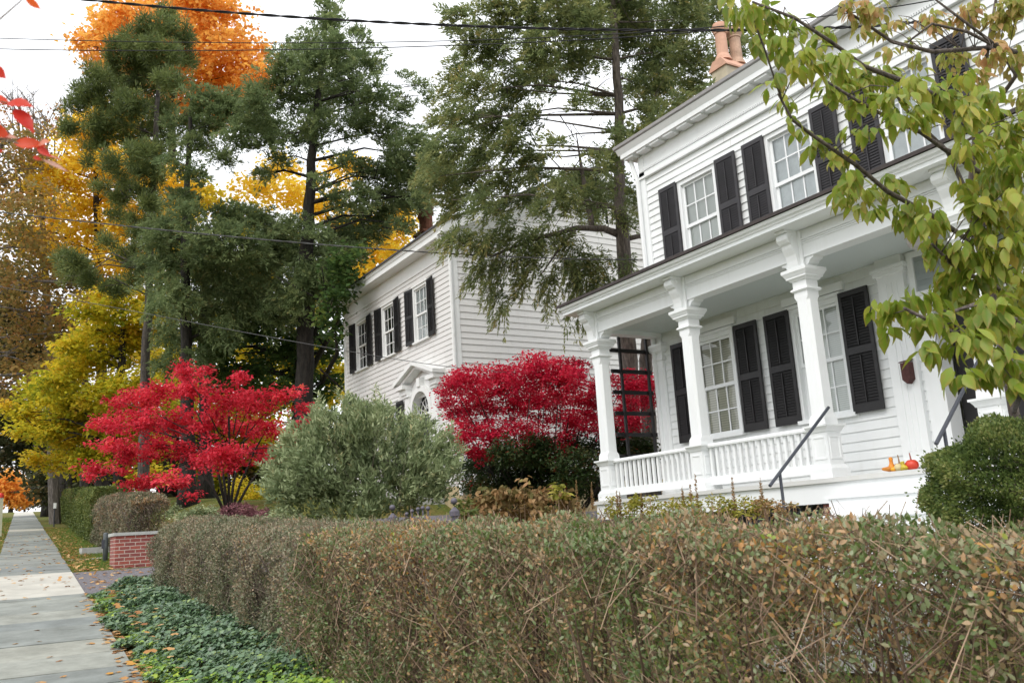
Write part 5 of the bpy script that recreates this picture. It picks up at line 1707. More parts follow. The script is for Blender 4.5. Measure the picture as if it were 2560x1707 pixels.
# ------------------------------------------------------------------ clipped hedges
def hedge(name, label, x0, x1, yf, thick, topf, nleaf, ls, m, ntw, tw_m, tw_r=.003, group='clipped hedges', depth_in=.10, seed=1, uniform=.18, ends=True, tw_len=(.18, .42), tbias=0.0, wl=.6, rnd=.16):
    """yf(x): front face; topf(x): height of the top above the ground"""
    r = np.random.default_rng(seed)
    L_ = x1 - x0
    xm = (x0 + x1) / 2
    b0 = np.array([xm, yf(xm) + thick / 2, h1(xm, yf(xm))])
    root = empty(name, b0, label, 'hedge', group)

    def place(n, inward, unif):
        u = r.random(n)
        x = x0 + L_ * r.random(n)
        e_ = r.random(n) < (.06 if ends else 0)
        side = np.where(r.random(n) < .5, 0, 1)
        x = np.where(e_, np.where(side == 0, x0, x1) + np.where(side == 0, 1, -1) * r.exponential(inward, n), x)
        y_f = yf(x)
        g_ = hgt(x, y_f)
        Hh = topf(x)
        wob = .06 * np.sin(x * 4.1 + seed) + .05 * np.sin(x * 9.7) + .04 * np.sin(x * 23.0)
        per = np.array([1.4 + 0 * x, thick + 0 * x, 1.0 + 0 * x])
        face = r.random(n)
        z = r.random(n)
        y = y_f + thick * r.random(n)
        front = face < .52
        top = (face >= .52) & (face < .80)
        back = (face >= .80) & (face < .80 + .2 * (1 - unif) * .4)
        inn = r.exponential(inward, n)
        zz = g_ + .03 + z * (Hh - .03)
        # rounded shoulder
        y = np.where(front, y_f + inn + wob + rnd * np.clip((z - .55) / .45, 0, 1) ** 2.6 + .05 * np.sin(zz * 7 + x * 3), y)
        y = np.where(back, y_f + thick - inn, y)
        zz = np.where(top, g_ + Hh - inn * .8 - .06 * (np.abs((y - y_f) / thick - .5) * 2) ** 3 - rnd * .35 * np.clip(1 - (y - y_f) / (rnd * 1.3 + .01), 0, 1) ** 2 + .05 * np.sin(x * 7) * np.sin(y * 9) + .02 * np.sin(x * 19), zz)
        stray = r.random(n) < .035
        zz = np.where(stray & top, zz + np.minimum(r.exponential(.014, n), .04), zz)
        y = np.where(stray & front, y - r.exponential(.05, n), y)
        out_ = np.zeros((n, 3))
        out_[:, 1] = np.where(front, -1, np.where(back, 1, 0))
        out_[:, 2] = np.where(top, 1, .15)
        if ends:
            out_[:, 0] = np.where(e_, np.where(side == 0, -1, 1), 0)
        return np.stack([x, y, zz], 1), out_, z, top
    P, O, z, top = place(nleaf, depth_in, uniform)
    n = nleaf
    D = O * .7 + r.normal(size=(n, 3)) * .75 + UP * .35
    Nn = UP * .9 + O * .35 + r.normal(size=(n, 3)) * .55
    clump = .5 + .25 * np.sin(P[:, 0] * 3.1 + P[:, 2] * 4) * np.sin(P[:, 0] * 1.3 + 2) + .18 * np.sin(P[:, 0] * 8.3 + P[:, 2] * 9.1)
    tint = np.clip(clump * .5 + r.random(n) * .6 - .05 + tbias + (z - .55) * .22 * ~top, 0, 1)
    gap = np.sin(P[:, 0] * 6.7 + seed) * np.sin(P[:, 2] * 8.9 + P[:, 0] * 2) + .6 * np.sin(P[:, 0] * 15.1 + P[:, 2] * 13.7) + r.normal(size=n) * .5
    keep = (gap > -.62) | top
    P, D, Nn, tint = P[keep], D[keep], Nn[keep], tint[keep]
    n = len(P)
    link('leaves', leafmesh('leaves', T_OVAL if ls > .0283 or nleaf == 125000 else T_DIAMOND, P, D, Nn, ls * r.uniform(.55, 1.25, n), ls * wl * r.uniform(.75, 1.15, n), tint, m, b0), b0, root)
    if ntw:
        P, O, z, top = place(ntw, depth_in * 1.3, .4)
        n = ntw
        ln = r.uniform(*tw_len, n)
        D = UP * r.uniform(.2, 1.0, n)[:, None] + np.stack([r.normal(size=n) * .75, r.normal(size=n) * .35 - .15, 0 * ln], 1) + O * np.array([.2, .2, 0])
        D = nrm(D)
        P = P - D * (ln * .75)[:, None]
        me = leafmesh('twigs', T_STICK, P, D, rdir(n), ln, tw_r * 2 * r.uniform(.5, 1.35, n), r.random(n), tw_m, b0)
        link('twigs', me, b0, root)
        # stout old stems low down
        mb = MB()
        rr = random.Random(seed)
        for k in range(int(L_ * 9)):
            x = x0 + .15 + (L_ - .3) * rr.random()
            y = float(yf(np.array([x]))[0]) + thick * rr.uniform(.15, .7)
            g_ = h1(x, y)
            hh = float(topf(np.array([x]))[0])
            p0 = np.array([x, y, g_ - .05])
            p1 = p0 + np.array([rr.gauss(0, .10), rr.gauss(-.05, .08), hh * .45])
            for j in range(3):
                p2 = p1 + np.array([rr.gauss(0, .16), rr.gauss(-.06, .12), hh * rr.uniform(.3, .52)])
                mb.tube([p1, (p1 + p2) / 2 + np.array([rr.gauss(0, .03), rr.gauss(0, .03), 0]), p2], [.007, .0055, .0025], 5)
            mb.tube([p0, p1], [.013, .008], 5)
        link('stems', mb.mesh('stems', tw_m, b0), b0, root)
    return root


def twigmat(name, c0, c1, c2):
    return leafmat(name, [(0, c0), (.5, c1), (1, c2)], .7, 0)


M_tw1 = twigmat('privet_twigs', (.10, .065, .045), (.26, .175, .12), (.44, .31, .21))
M_tw2 = twigmat('grey_brown_twigs', (.08, .06, .05), (.19, .145, .115), (.30, .235, .18))
topB = lambda x: np.interp(x, [-7.4, -6.9, -5.35, -3.97, -2.95, -2.1, -1.55, 0], [1.71, 1.695, 1.665, 1.63, 1.585, 1.54, 1.50, 1.47]) - hgt(x, 2.4 + 0 * x)
hedge('hedge', 'sparse twiggy privet hedge across the foreground with pale stems and few leaves', -7.2, -.2, lambda x: 2.32 + 0 * np.asarray(x), .80, topB, 125000, .0282, L_hedge, 11000, M_tw1, .0024, seed=3, depth_in=.10, uniform=.3)
topA = lambda x: np.interp(x, [-15.6, -14.5, -9.2, -6.9], [2.04, 2.09, 1.80, 1.69]) - hgt(x, 2.6 + 0 * x)
hedge('hedge', 'brown twiggy hedge above the ivy between the driveway and the foreground hedge', -15.6, -7.0, lambda x: 2.48 - .012 * (np.asarray(x) + 7) + .28 * np.clip(1 - (np.asarray(x) + 15.6) / .9, 0, 1) ** 2, 1.1, topA, 150000, .0285, L_hedge2, 7000, M_tw2, .0024, seed=5, depth_in=.06, tbias=.02, rnd=.42)
hedge('hedge', 'tall rounded brown hedge behind the red brick pier', -31, -22.5, lambda x: 3.35 + .03 * (-np.asarray(x) - 22), .85, lambda x: np.interp(x, [-31, -30.5, -27, -23, -22.5], [1.25, 1.40, 1.5, 1.5, 1.35]), 70000, .05, L_hedge2, 7000, M_tw2, .004, seed=6, depth_in=.05, tbias=.05)
hedge('hedge', 'bright green hedge beyond the tall brown hedge by the pavement', -41.5, -31.3, lambda x: 3.55 + .05 * (-np.asarray(x) - 31), 1.2, lambda x: 1.7 + 0 * np.asarray(x), 42000, .07, L_hedge3, 0, None, seed=7, depth_in=.05)
hedge('hedge', 'farthest dim green hedge beside the rising pavement', -62, -44.5, lambda x: 4.3 + .05 * (-np.asarray(x) - 44), 1.2, lambda x: 1.75 + 0 * np.asarray(x), 36000, .10, L_hedge3, 0, None, seed=8, depth_in=.06)

# low shrubs over the hedge line
def clump(name, label, cat, blobs, dep, m, basepx, leaf=.06, sub=.15, per=20, dens=.6, wl=.6, T=T_DIAMOND, flat=.5, spread=.2, group=None, droop=.1, stems=0):
    b0 = gpoint(basepx, dep)
    root = empty(name, b0, label, cat, group)
    crown_broad('leaves', blobs, dep, m, root, leaf=leaf, sub=sub, per=per, dens=dens, spread=spread, T=T, wl=wl, flat=flat, droop=droop)
    mb = MB()
    for q in blobs:
        c = at(q[0], q[1], dep)
        s_ = b0 + np.array([c[0] - b0[0], c[1] - b0[1], 0]) * .6
        mb.tube([s_, (s_ + c) / 2, c], [.012, .009, .004], 4)
    link('stems', mb.mesh('stems', BARK_T, b0), b0, root)
    return root


clump('hydrangea', 'withered brown hydrangea behind the hedge below the burning bush', 'shrub',
      [(1175, 1262, 24), (1215, 1245, 28), (1265, 1228, 28), (1310, 1228, 28), (1355, 1235, 28), (1395, 1245, 26), (1430, 1262, 22), (1240, 1275, 30), (1300, 1272, 34), (1360, 1275, 32), (1420, 1285, 26), (1180, 1285, 24)],
      12.2, L_hyd, 1300, leaf=.10, sub=.10, per=9, dens=.55, T=T_DOG, droop=.6, flat=.3)
clump('shrub', 'pale green leafy stem standing above the withered hydrangea', 'shrub', [(1393, 1212, 12), (1388, 1228, 12), (1398, 1240, 14)], 12.0, L_lime, 1393, leaf=.11, sub=.05, per=6, dens=.5, T=T_DOG)
clump('fern', 'drooping green fern like plant at the left end of the withered hydrangea', 'plant', [(1160, 1268, 16), (1150, 1283, 16), (1172, 1280, 12)], 11.8, L_hedge3, 1160, leaf=.14, sub=.05, per=8, dens=.6, wl=.3)
clump('barberry_hedge', 'low dusky pink barberry clump beneath the scarlet japanese maple', 'shrub',
      [(555, 1285, 18), (590, 1280, 20), (625, 1280, 20), (660, 1286, 16), (600, 1296, 18), (640, 1298, 18), (560, 1300, 16)], 20.5, L_sed, 610, leaf=.06, sub=.14, per=20, dens=.8)
clump('shrub', 'low grey green clump left of the dusky pink barberry', 'shrub',
      [(505, 1282, 18), (530, 1280, 18), (470, 1285, 16), (435, 1276, 14), (455, 1290, 16)], 20.0, L_budd, 490, leaf=.07, sub=.14, per=18, dens=.6)
clump('shrub', 'low grey green clump between the barberry and the butterfly bush', 'shrub',
      [(700, 1285, 18), (735, 1288, 20), (690, 1298, 20)], 19.0, L_budd, 710, leaf=.07, sub=.14, per=18, dens=.6)
clump('shrub', 'yellow leaved shrub on the lawn behind the scarlet japanese maple stems', 'shrub',
      [(600, 1225, 26), (640, 1240, 30), (690, 1235, 30), (660, 1262, 24), (610, 1258, 22), (700, 1268, 20)], 30, L_yelgrn, 645, leaf=.10, sub=.3, per=20, dens=.6)
pp = [(1560, 1265), (1640, 1268), (1725, 1268), (1810, 1262), (1890, 1262), (1945, 1272)]
for i, (px, py) in enumerate(pp):
    lab = ['low yellowing perennials at the porch corner by the first column', 'spindly yellow green perennials under the left railing', 'thin yellow plants under the second porch column',
           'yellowing plants with brown seed heads under the right railing', 'straggly yellow green plant just left of the handrail post', 'reddish dry stems around the foot of the handrail post'][i]
    dep = 9.6 - i * .33
    clump('porch_plant', lab, 'plant', [(px + random.uniform(-38, 38), py + random.uniform(-24, 25), random.uniform(8, 16)) for _ in range(11)], dep, L_lime if i < 5 else L_hyd, px,
          leaf=.045, sub=.06, per=7, dens=.32, wl=.5, group='perennials along the porch front')
seeds = [(1440, 1200, 1265, 11.5), (1478, 1205, 1270, 11.5), (1541, 1225, 1290, 9.6), (1602, 1232, 1280, 9.4), (1738, 1186, 1262, 9), (1705, 1215, 1270, 9), (1725, 1210, 1265, 9), (1830, 1192, 1268, 8.6), (1900, 1193, 1270, 8.4), (1548, 1228, 1280, 9.6)]
sl = ['tan dry seed spike left of the white porch corner', 'tall tan seed spike close to the porch corner', 'dry brown seed spike in front of the first pedestal', 'short brown seed spike below the left railing',
      'tallest thin brown seed spike in front of the second pedestal', 'bent brown seed spike left of the second pedestal', 'small brown seed spike beside the second pedestal', 'dark brown seed spike below the right railing',
      'dark brown seed spike left of the handrail', 'thin dry spike right beside the first pedestal']
for (px, y0, y1, dep), lab in zip(seeds, sl):
    tp, bt_ = at(px, y0, dep), at(px + 6, y1 + 40, dep)
    bt_[2] = min(bt_[2], h1(bt_[0], bt_[1]) + .3)
    b0 = np.array([bt_[0], bt_[1], h1(bt_[0], bt_[1])])
    root = empty('dry_flower_stalk', b0, lab, 'plant', 'dry seed spikes along the porch')
    mb = MB()
    mb.tube([b0, bt_, tp], [.006, .005, .002], 5)
    link('stem', mb.mesh('stem', BARK_T, b0), b0, root)
    n = 130
    t = rng.random(n) ** .8
    P = tp + (bt_ - tp) * (t * .45)[:, None]
    link('seed_head', leafmesh('seed_head', T_DIAMOND, P, rdir(n) + UP * .6, rdir(n), .035 * (.4 + t), .014, rng.random(n) * .5 + .3, L_hyd, b0), b0, root)

# ------------------------------------------------------------------ ivy, grass and fallen leaves (uncountable)
n = 46000
X = rng.uniform(2.0, 15.8, n)
yr = walk_r(X)
w = rng.random(n)
edge_ = yr + .02 + .07 * np.sin(X * 4.1) + .05 * np.sin(X * 9.7)
y = edge_ + (2.75 - edge_) * w
X = np.minimum(X, 15.75 + .25 * w - .1 * np.sin(y * 9))
mound = .05 + .20 * sstep(0, .55, w) + .05 * np.sin(X * 3.3) * np.sin(y * 5) + .03 * np.sin(X * 8.1 + y * 6)
mound *= sstep(15.9, 15.3, X) * .8 + .2
P = np.stack([-X, y, hgt(-X, y) + mound * rng.uniform(.75, 1.08, n)], 1)
young = (sstep(.42, .1, w) * .75 + .9 * sstep(8.6, 7.0, X)) * (.6 + .5 * np.sin(X * 2.3) * np.sin(y * 3.1 + X)) + rng.normal(size=n) * .18
isy = young > .52
D = rdir(n) * np.array([1, 1, .3]) + np.array([.1, -.5, -.15])
Nn = UP + np.array([.1, -.55, 0]) + rdir(n) * .38
sz = rng.uniform(.03, .068, n)
iv = link('ivy', leafmesh('ivy', T_IVY, P[~isy], D[~isy], Nn[~isy], sz[~isy], sz[~isy] * .95, np.clip(rng.normal(.42, .22, n), 0, 1)[~isy], L_ivy, (-8, 2, .6)), (-8, 2, .6))
tag(iv, 'dark green ivy ground cover between the pavement and the hedge', 'ivy', kind='stuff')
iv = link('young_ivy', leafmesh('young_ivy', T_IVY, P[isy], D[isy], Nn[isy], sz[isy] * .9, sz[isy] * .85, rng.random(n)[isy], L_ivyl, (-8, 2, .6)), (-8, 2, .6))
tag(iv, 'bright young ivy leaves along the pavement edge', 'ivy', kind='stuff')


def grass_at(name, label, X, y, ln):
    n = len(X)
    P = np.stack([-X, y, hgt(-X, y) - .01], 1)
    D = UP + rng.normal(size=(n, 3)) * np.array([.5, .5, .1])
    o = (float(-X.mean()), float(y.mean()), float(P[:, 2].mean()))
    g_ = link(name, leafmesh(name, T_DIAMOND, P, D, rdir(n), ln * rng.uniform(.5, 1.2, n), .011 * (ln / .09), rng.random(n), L_grass, o), o)
    tag(g_, label, 'grass', kind='stuff')


n = 60000
grass_at('lawn_grass', 'short green lawn grass behind the hedges', rng.uniform(.6, 15.5, n), rng.uniform(3.1, 8.2, n), .09)
n = 30000
X = rng.uniform(20.9, 46, n)
grass_at('verge_grass', 'thin verge grass on the right side of the pavement', X, walk_r(X) + rng.uniform(.0, 1.5, n), .08)
n = 16000
X = rng.uniform(24, 70, n)
grass_at('street_verge_grass', 'grass strip on the street side of the pavement', X, walk_r(X) - 1.4 - rng.uniform(.0, 1.6, n), .10)

Xs, Ys = [], []


def litter(n, X0, X1, yf):
    X = rng.uniform(X0, X1, n)
    Xs.append(X)
    Ys.append(yf(X))


litter(420, 3, 15.9, lambda X: walk_r(X) + rng.normal(.03, .07, len(X)))
litter(26, 5, 15.9, lambda X: walk_r(X) - rng.uniform(0, 1.3, len(X)))
litter(30, 15.9, 20.4, lambda X: walk_r(X) - rng.uniform(0, 1.3, len(X)))
litter(130, 20.4, 40, lambda X: walk_r(X) - rng.uniform(0, 1.35, len(X)) ** 1.0)
litter(1500, 20.6, 46, lambda X: walk_r(X) + rng.gamma(1.4, .28, len(X)))
litter(900, 22, 60, lambda X: walk_r(X) - 1.38 - rng.gamma(1.3, .3, len(X)))
litter(160, 15.9, 20.5, lambda X: walk_r(X) + rng.uniform(0, 2.2, len(X)))
litter(60, 9, 15.9, lambda X: walk_r(X) + rng.uniform(.1, 1.0, len(X)))
X = np.concatenate(Xs)
y = np.concatenate(Ys)
n = len(X)
on = (y < walk_r(X)) & (y > walk_r(X) - 1.38)
iv_l = (X < 15.9) & (y > walk_r(X) + .12)
P = np.stack([-X, y, hgt(-X, y) + np.where(on, .045, np.where(iv_l, .24, .03))], 1)
sz = rng.uniform(.05, .12, n)
fl = link('fallen_leaves', leafmesh('fallen_leaves', T_STAR, P, rdir(n) * np.array([1, 1, .12]), UP + rdir(n) * .3, sz, sz * .85, rng.random(n), L_fall, (-20, 2, 1.3)), (-20, 2, 1.3))
tag(fl, 'tan and orange fallen leaves scattered on pavement and verge', 'leaves', kind='stuff')

# ------------------------------------------------------------------ brick pier, bollard, stone block, fence, post, sign
pr = empty('brick_pier', (-21.1, 3.35, h1(-21.1, 3.3)), 'low red brick pier with a stone cap at the driveway', 'pier')
zb = h1(-20.9, 2.95) - .1
mb = MB()
mb.box(-21.5, -20.75, 2.82, 4.6, zb, 2.02)
mb.build('brickwork', M_brick, pr)
mb = MB()
mb.box(-21.54, -20.71, 2.78, 4.64, 2.02, 2.085)
mb.build('cap_stone', M_stone, pr)
bp_ = at(262, 1425, 20.6)
bo = empty('bollard', (bp_[0], bp_[1], h1(bp_[0], bp_[1])), 'slim grey metal bollard standing on grass left of the brick pier', 'bollard')
mb = MB()
z0 = h1(bp_[0], bp_[1]) - .05
mb.lathe((bp_[0], bp_[1], z0), [(.055, 0), (.055, .68), (.05, .70), (.02, .71)], 14)
mb.build('post', M_pipe, bo, True)
mb = MB()
mb.box(bp_[0] + .03, bp_[0] + .05, bp_[1] - .09, bp_[1] - .03, z0 + .35, z0 + .55)
mb.build('plate', M_bluegrey, bo)
mb = MB()
q = at(235, 1378, 23.5)
mb.box(q[0] - .3, q[0] + .3, q[1] - .32, q[1] + .35, h1(q[0], q[1]) - .05, h1(q[0], q[1]) + .16)
tag(mb.build('stone_block', M_stone), 'low flat stone block on the verge beside the bollard', 'stone block')
strip('footpath', [(-24.2, 2.25), (-24.3, 3.6)], .5, M_conc, .015)
fe = empty('iron_fence', (-9.4, 4.4, h1(-9.4, 4.4)), 'dark iron fence with ball finials just behind the hedge', 'fence')
fpts = [(981, 1271, 10.2, .034, 1), (1017, 1287, 10.4, .022, 0), (1030, 1280, 10.3, .024, 0), (1045, 1275, 10.2, .024, 0), (1057, 1272, 10.1, .024, 0), (1070, 1273, 10.0, .026, 0), (1135, 1255, 9.6, .036, 1)]
for px, py, dep, r_, big in fpts:
    c = at(px, py, dep)
    g_ = h1(c[0], c[1])
    mb = MB()
    if big:
        mb.lathe((c[0], c[1], g_ - .05), [(.03, 0), (.03, c[2] - g_ - .10), (.055, c[2] - g_ - .095), (.055, c[2] - g_ - .045), (.03, c[2] - g_ - .02), (.012, c[2] - g_ - .0)], 10)
    else:
        mb.tube([(c[0], c[1], g_ - .05), (c[0], c[1], c[2])], .010, 6)
    o = mb.build('picket', M_ball, fe)
    mb = MB()
    mb.ball(c + np.array([0, 0, .012]), r_)
    mb.build('finial', M_ball, o, True)
c0, c1 = at(981, 1310, 10.2), at(1135, 1300, 9.6)
mb = MB()
mb.tube([c0, c1], .012, 6)
mb.build('rail', M_ball, fe)
q = at(1, 1300, 34)
po = empty('post', (q[0], q[1], h1(q[0], q[1])), 'pale wooden post with a red top at the street side', 'post')
mb = MB()
zt = at(1, 1243, 34)[2]
mb.box(q[0] - .07, q[0] + .07, q[1] - .10, q[1] + .06, h1(q[0], q[1]) - .05, zt)
mb.build('shaft', plain('pale_weathered_wood', (.42, .42, .30), .8, var=.2), po)
mb = MB()
mb.lathe((q[0], q[1] - .02, zt), [(.10, 0), (.10, .10), (.06, .16), (.01, .18)], 12)
mb.build('cap', plain('red_paint', (.55, .03, .02), .5), po)
q = at(137, 1263, 43)
sg = empty('notice_board', (q[0], q[1], h1(q[0], q[1])), 'small white notice on a dark stake by the green hedge', 'sign')
mb = MB()
mb.tube([(q[0] - .03, q[1], h1(q[0], q[1]) - .05), (q[0] - .03, q[1], q[2] + .1)], .03, 6)
mb.build('stake', M_iron, sg)
mb = MB()
mb.box(q[0], q[0] + .02, q[1] - .06, q[1] + .07, q[2] - .14, q[2] + .12)
mb.build('panel', M_trim, sg)

# ------------------------------------------------------------------ overhead wires
def wire(name, label, pts, r_, m, twist=0):
    pts = [at(a, b_, d) for a, b_, d in pts]
    # smooth through the points
    T_ = np.linspace(0, 1, len(pts))
    tt = np.linspace(0, 1, 60)
    A = np.array(pts)
    cf_ = [np.polyfit(T_, A[:, k], min(3, len(pts) - 1)) for k in range(3)]
    Q = np.stack([np.polyval(c, tt) for c in cf_], 1)
    mb = MB()
    if twist:
        tt2 = np.linspace(0, 1, 420)
        Q2 = np.stack([np.polyval(c, tt2) for c in cf_], 1)
        for s in (0, math.pi):
            mb.tube([q_ + np.array([math.cos(i * .42 + s) * r_ * .8, 0, math.sin(i * .42 + s) * r_ * .8]) for i, q_ in enumerate(Q2)], r_ * .85, 5)
    else:
        mb.tube(Q, r_, 5)
    return tag(mb.build(name, m), label, 'cable', 'overhead cables')


wire('overhead_cable', 'thick twisted black service cable crossing highest toward the chimney', [(-300, -62, 14), (220, 2, 14), (640, 36, 13.6), (1090, 60, 13), (1500, 76, 12.4), (1880, 76, 11.8), (2144, 66, 11), (2330, 49, 10.3)], .014, M_wire, 1)
wire('overhead_cable', 'thin black cable just below the twisted cable', [(-300, 86, 17), (0, 95, 17), (640, 109, 16.2), (923, 107, 15.6), (1280, 101, 14.8), (1607, 82, 13.8), (1874, 57, 12.8), (2189, 21, 11.6), (2400, -8, 11)], .008, M_wire)
wire('overhead_cable', 'third thin cable down crossing the hemlock tops', [(-300, 112, 17.3), (0, 123, 17.3), (320, 129, 17), (640, 126, 16.4), (967, 117, 15.6), (1280, 108, 14.8), (1500, 100, 14.2), (1760, 78, 13.4)], .009, M_wire)
wire('overhead_cable', 'grey pair of cables sagging across the older house eave', [(-200, 508, 19), (0, 530, 19), (320, 565, 19), (640, 600, 19), (1000, 626, 19), (1300, 640, 19.2), (1640, 650, 19.5)], .010, M_wireg, 1)
wire('overhead_cable', 'lowest thin cable sloping across the trees to the older house wall', [(-200, 688, 18), (0, 716, 18), (320, 775, 18), (640, 836, 18), (900, 885, 18), (1130, 914, 18.2), (1330, 933, 18.4)], .007, M_wireg)

# ------------------------------------------------------------------ foreground dogwood
dg = at(2545, 1050, 7.0)
b0 = np.array([dg[0] + .12, dg[1] + .1, h1(dg[0], dg[1])])
dog = empty('dogwood_tree', b0, 'dogwood with drooping green leaves turning red at the upper right', 'tree')
near = [(2250, 775, 44), (2205, 785, 34), (2330, 800, 46), (2420, 860, 50), (2500, 905, 46), (2325, 885, 32), (2400, 945, 30), (2480, 785, 50), (2545, 830, 52), (2230, 830, 24), (2545, 930, 44), (2290, 740, 28), (2460, 935, 34), (2530, 970, 24)]
mid = [(2360, 722, 42), (2450, 705, 50), (2540, 700, 52), (2340, 632, 40), (2262, 542, 34), (2322, 562, 36), (2150, 500, 32), (2100, 482, 26), (2222, 472, 36), (2040, 372, 30), (2090, 402, 30), (2122, 442, 26), (2410, 640, 40),
       (2000, 330, 16), (1962, 262, 22), (1930, 222, 20), (1935, 190, 14), (1976, 300, 14), (2180, 530, 20), (1850, 40, 36), (1920, 52, 42), (1962, 112, 40), (1900, 102, 24), (2000, 162, 36), (2052, 92, 26), (2032, 142, 34), (2082, 172, 42), (2082, 232, 42),
       (2150, 202, 42), (2202, 202, 38), (2152, 262, 36), (2232, 262, 42), (2290, 212, 36), (2352, 252, 46), (2302, 302, 38), (2402, 302, 46), (2462, 252, 40), (2422, 382, 44), (2502, 352, 44), (2542, 432, 50),
       (2472, 472, 48), (2532, 562, 52), (2442, 582, 34), (1830, 5, 26), (2560, 620, 50), (2300, 520, 28), (2380, 680, 30), (2560, 320, 40), (1890, 20, 30), (1985, 60, 26), (2400, 190, 26), (2480, 540, 36), (2240, 300, 26), (2500, 420, 44), (2450, 520, 40), (2560, 500, 44), (2400, 470, 26), (2500, 630, 46), (2440, 650, 36), (2560, 760, 46), (2400, 770, 36), (2460, 820, 40), (2550, 390, 44), (2480, 300, 36), (2120, 330, 20), (2180, 330, 22), (2640, 300, 50), (2680, 420, 55), (2640, 560, 55), (2740, 520, 60), (2640, 700, 50), (2760, 650, 55), (2720, 300, 50), (2800, 430, 55), (2650, 820, 44), (2480, 420, 30)]
far = [(2332, 62, 34), (2422, 42, 36), (2502, 62, 42), (2542, 162, 40), (2382, 152, 30), (2482, 152, 38), (2442, 202, 30), (2150, 40, 30), (2192, 32, 26), (2202, 82, 22), (2112, 22, 20), (2270, 110, 18), (2540, 20, 40), (2560, 250, 30), (2240, 60, 18), (2150, 85, 18), (2300, 150, 18), (2220, 130, 16)]


def dog_leaves(name, blobs, dep, spread, m, ln, dens, o, parent, tb=0.0, axis_in=None):
    Ps, Ts, Os = [], [], []
    for b in blobs:
        d = dep + rng.normal() * spread
        c = at(b[0], b[1] - b[2] * .35, d)
        R = b[2] * d / F_PX * 1.1
        k = max(4, int(dens * 3.0 * math.pi * R * R / (ln * ln * .28)))
        q = rdir(k) * (rng.random((k, 1)) ** .45) * R * np.array([1, 1, .8])
        Ps.append(c + q)
        Os.append(nrm(q) * np.array([1, 1, 0]))
        Ts.append(rng.uniform(.0, .75) * .45 + rng.random(k) * .55 + tb)
    P, O, t = np.concatenate(Ps), np.concatenate(Os), np.concatenate(Ts)
    n = len(P)
    D = -UP * rng.uniform(.4, 1.4, n)[:, None] + O * .5 + rdir(n) * .38
    Nn = UP * .75 + O * .6 + rdir(n) * .6
    return link(name, leafmesh(name, T_DOG, P, D, Nn, ln * rng.uniform(.6, 1.2, n), ln * .56 * rng.uniform(.75, 1.1, n), t, m, o, True), o, parent), P


_, P1 = dog_leaves('leaves', near, 3.7, .22, L_dog, .092, 1.1, b0, dog)
_, P2 = dog_leaves('leaves', mid, 4.6, .4, L_dog, .092, 1.1, b0, dog, .04)
_, P3 = dog_leaves('reddening_leaves', far, 6.2, .35, L_dogr, .085, 1.0, b0, dog)
mb = MB()
trk = [b0, at(2535, 1030, 7), at(2495, 800, 6.9), at(2445, 600, 6.8), at(2425, 500, 6.75), at(2440, 330, 6.7), at(2470, 120, 6.6), at(2500, -60, 6.5)]
mb.tube(trk, [.050, .040, .034, .030, .028, .022, .015, .008], 9)
brs = [[trk[5], at(2374, 252, 5.6), at(2259, 204, 4.9), at(2160, 166, 4.7), at(2077, 105, 4.6), at(1985, 45, 4.5), at(1880, 5, 4.5)],
       [trk[3], at(2498, 462, 5.5), at(2370, 380, 4.9), at(2300, 330, 4.7), at(2224, 297, 4.6), at(2140, 250, 4.5), at(2060, 200, 4.4)],
       [trk[4], at(2370, 380, 5.4), at(2323, 335, 5.0), at(2259, 268, 4.7), at(2230, 215, 4.6)],
       [trk[2], at(2420, 600, 5.2), at(2340, 545, 4.8), at(2217, 478, 4.6), at(2147, 418, 4.5), at(2026, 335, 4.4), at(1981, 300, 4.35), at(1945, 235, 4.3)],
       [trk[2], at(2540, 740, 5.2), at(2418, 684, 4.6), at(2374, 655, 4.5), at(2330, 610, 4.4)],
       [trk[1], at(2560, 915, 5.2), at(2517, 900, 4.2), at(2466, 877, 3.9), at(2380, 830, 3.7), at(2260, 770, 3.6)],
       [trk[1], at(2600, 880, 5), at(2540, 800, 4.2), at(2440, 760, 3.9), at(2350, 790, 3.7)],
       [trk[6], at(2540, 131, 6.3), at(2482, 108, 6.2), at(2393, 41, 6.1), at(2339, 0, 6.1)],
       [trk[5], at(2540, 190, 6.4), at(2498, 121, 6.3), at(2418, 80, 6.2), at(2330, 60, 6.2), at(2270, 105, 6.2)],
       [trk[6], at(2330, 130, 6.3), at(2230, 105, 6.2), at(2150, 50, 6.2), at(2095, 15, 6.2)]]
allb = []
for br_ in brs:
    k = len(br_)
    mb.tube(br_, [.014 * (1 - i / k) ** .8 + .003 for i in range(k)], 6)
    for i in range(k - 1):
        for t in (0, .25, .5, .75): allb.append(br_[i] * (1 - t) + br_[i + 1] * t)
allb = np.array(allb)
PP = np.concatenate([P1, P2, P3])
for q in PP[rng.permutation(len(PP))[:120]]:
    d_ = np.linalg.norm(allb - q, axis=1)
    s_ = allb[int(np.argmin(d_))]
    if d_.min() < .55:
        mb.tube([s_, s_ * .45 + q * .55 + np.array([0, 0, .03]), q], [.004, .003, .0016], 4)
link('trunk', mb.mesh('trunk', BARK_DW, b0, True), b0, dog)

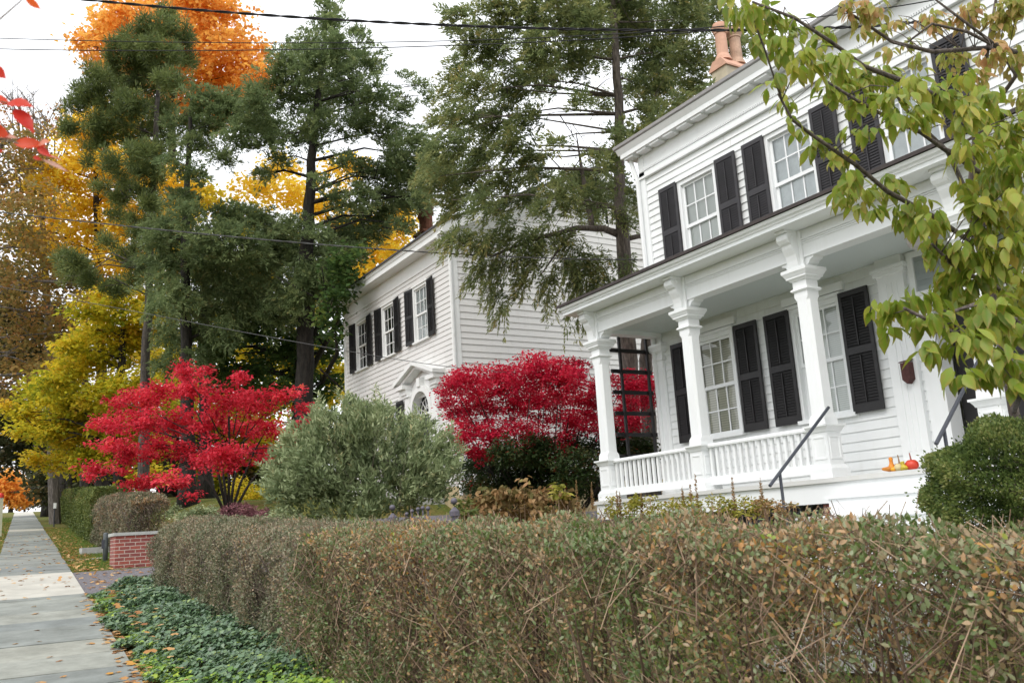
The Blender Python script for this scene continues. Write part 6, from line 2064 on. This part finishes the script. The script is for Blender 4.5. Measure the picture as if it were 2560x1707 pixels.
# ------------------------------------------------------------------ red leaves of a near branch at the left
rb0 = at(-160, 330, 1.45)
rb = empty('red_leaf_branch', rb0, 'blurred near branch of bright red leaves entering at the left', 'branch')
lf = [((60, -6), (104, 24), .42, .75), ((-22, 168), (18, 196), .8, .4), ((-30, 240), (30, 262), .55, .55), ((18, 258), (80, 262), .55, .45), ((36, 272), (84, 328), .45, .2), ((-30, 318), (24, 342), .6, .6),
      ((8, 338), (44, 345), .3, .95), ((34, 358), (112, 362), .45, .6), ((92, 366), (128, 392), .35, .35), ((82, 392), (104, 400), .5, .3), ((104, 398), (170, 428), .22, .97), ((96, 362), (122, 352), .4, .9),
      ((115, 385), (160, 402), .15, .9), ((-40, 395), (10, 372), .6, .5), ((-60, 290), (-5, 300), .6, .4)]
Pp, Dd, Ll, Ww, Tt = [], [], [], [], []
for (a, b_), (c_, d_), w, t in lf:
    p_, q_ = at(a, b_, 1.45), at(c_, d_, 1.45 + random.uniform(-.03, .03))
    Pp.append(p_)
    Dd.append(q_ - p_)
    Ll.append(np.linalg.norm(q_ - p_) / 1.03)
    Ww.append(np.linalg.norm(q_ - p_) * w)
    Tt.append(t)
n = len(lf)
link('leaves', leafmesh('leaves', T_DOG, np.array(Pp), np.array(Dd), np.tile(-_f, (n, 1)) + UP * .5 + rdir(n) * .35, Ll, Ww, np.array(Tt), L_redfg, rb0, True), rb0, rb)
mb = MB()
mb.tube([at(-1250, 900, 1.5) * np.array([1, 1, 0]), at(-1250, 900, 1.5), at(-1220, 500, 1.5), at(-900, 330, 1.48), rb0], [.045, .04, .03, .012, .004], 7)
mb.tube([rb0, at(-30, 345, 1.45), at(30, 352, 1.45), at(90, 380, 1.45), at(125, 395, 1.45)], [.004, .003, .002, .0015, .001], 5)
mb.tube([at(-90, 340, 1.45), at(-20, 250, 1.45), at(20, 258, 1.45)], [.003, .002, .001], 5)
mb.tube([at(-90, 340, 1.45), at(-60, 100, 1.45), at(62, -6, 1.45)], [.003, .002, .001], 5)
link('twig', mb.mesh('twig', BARK_T, rb0), rb0, rb)
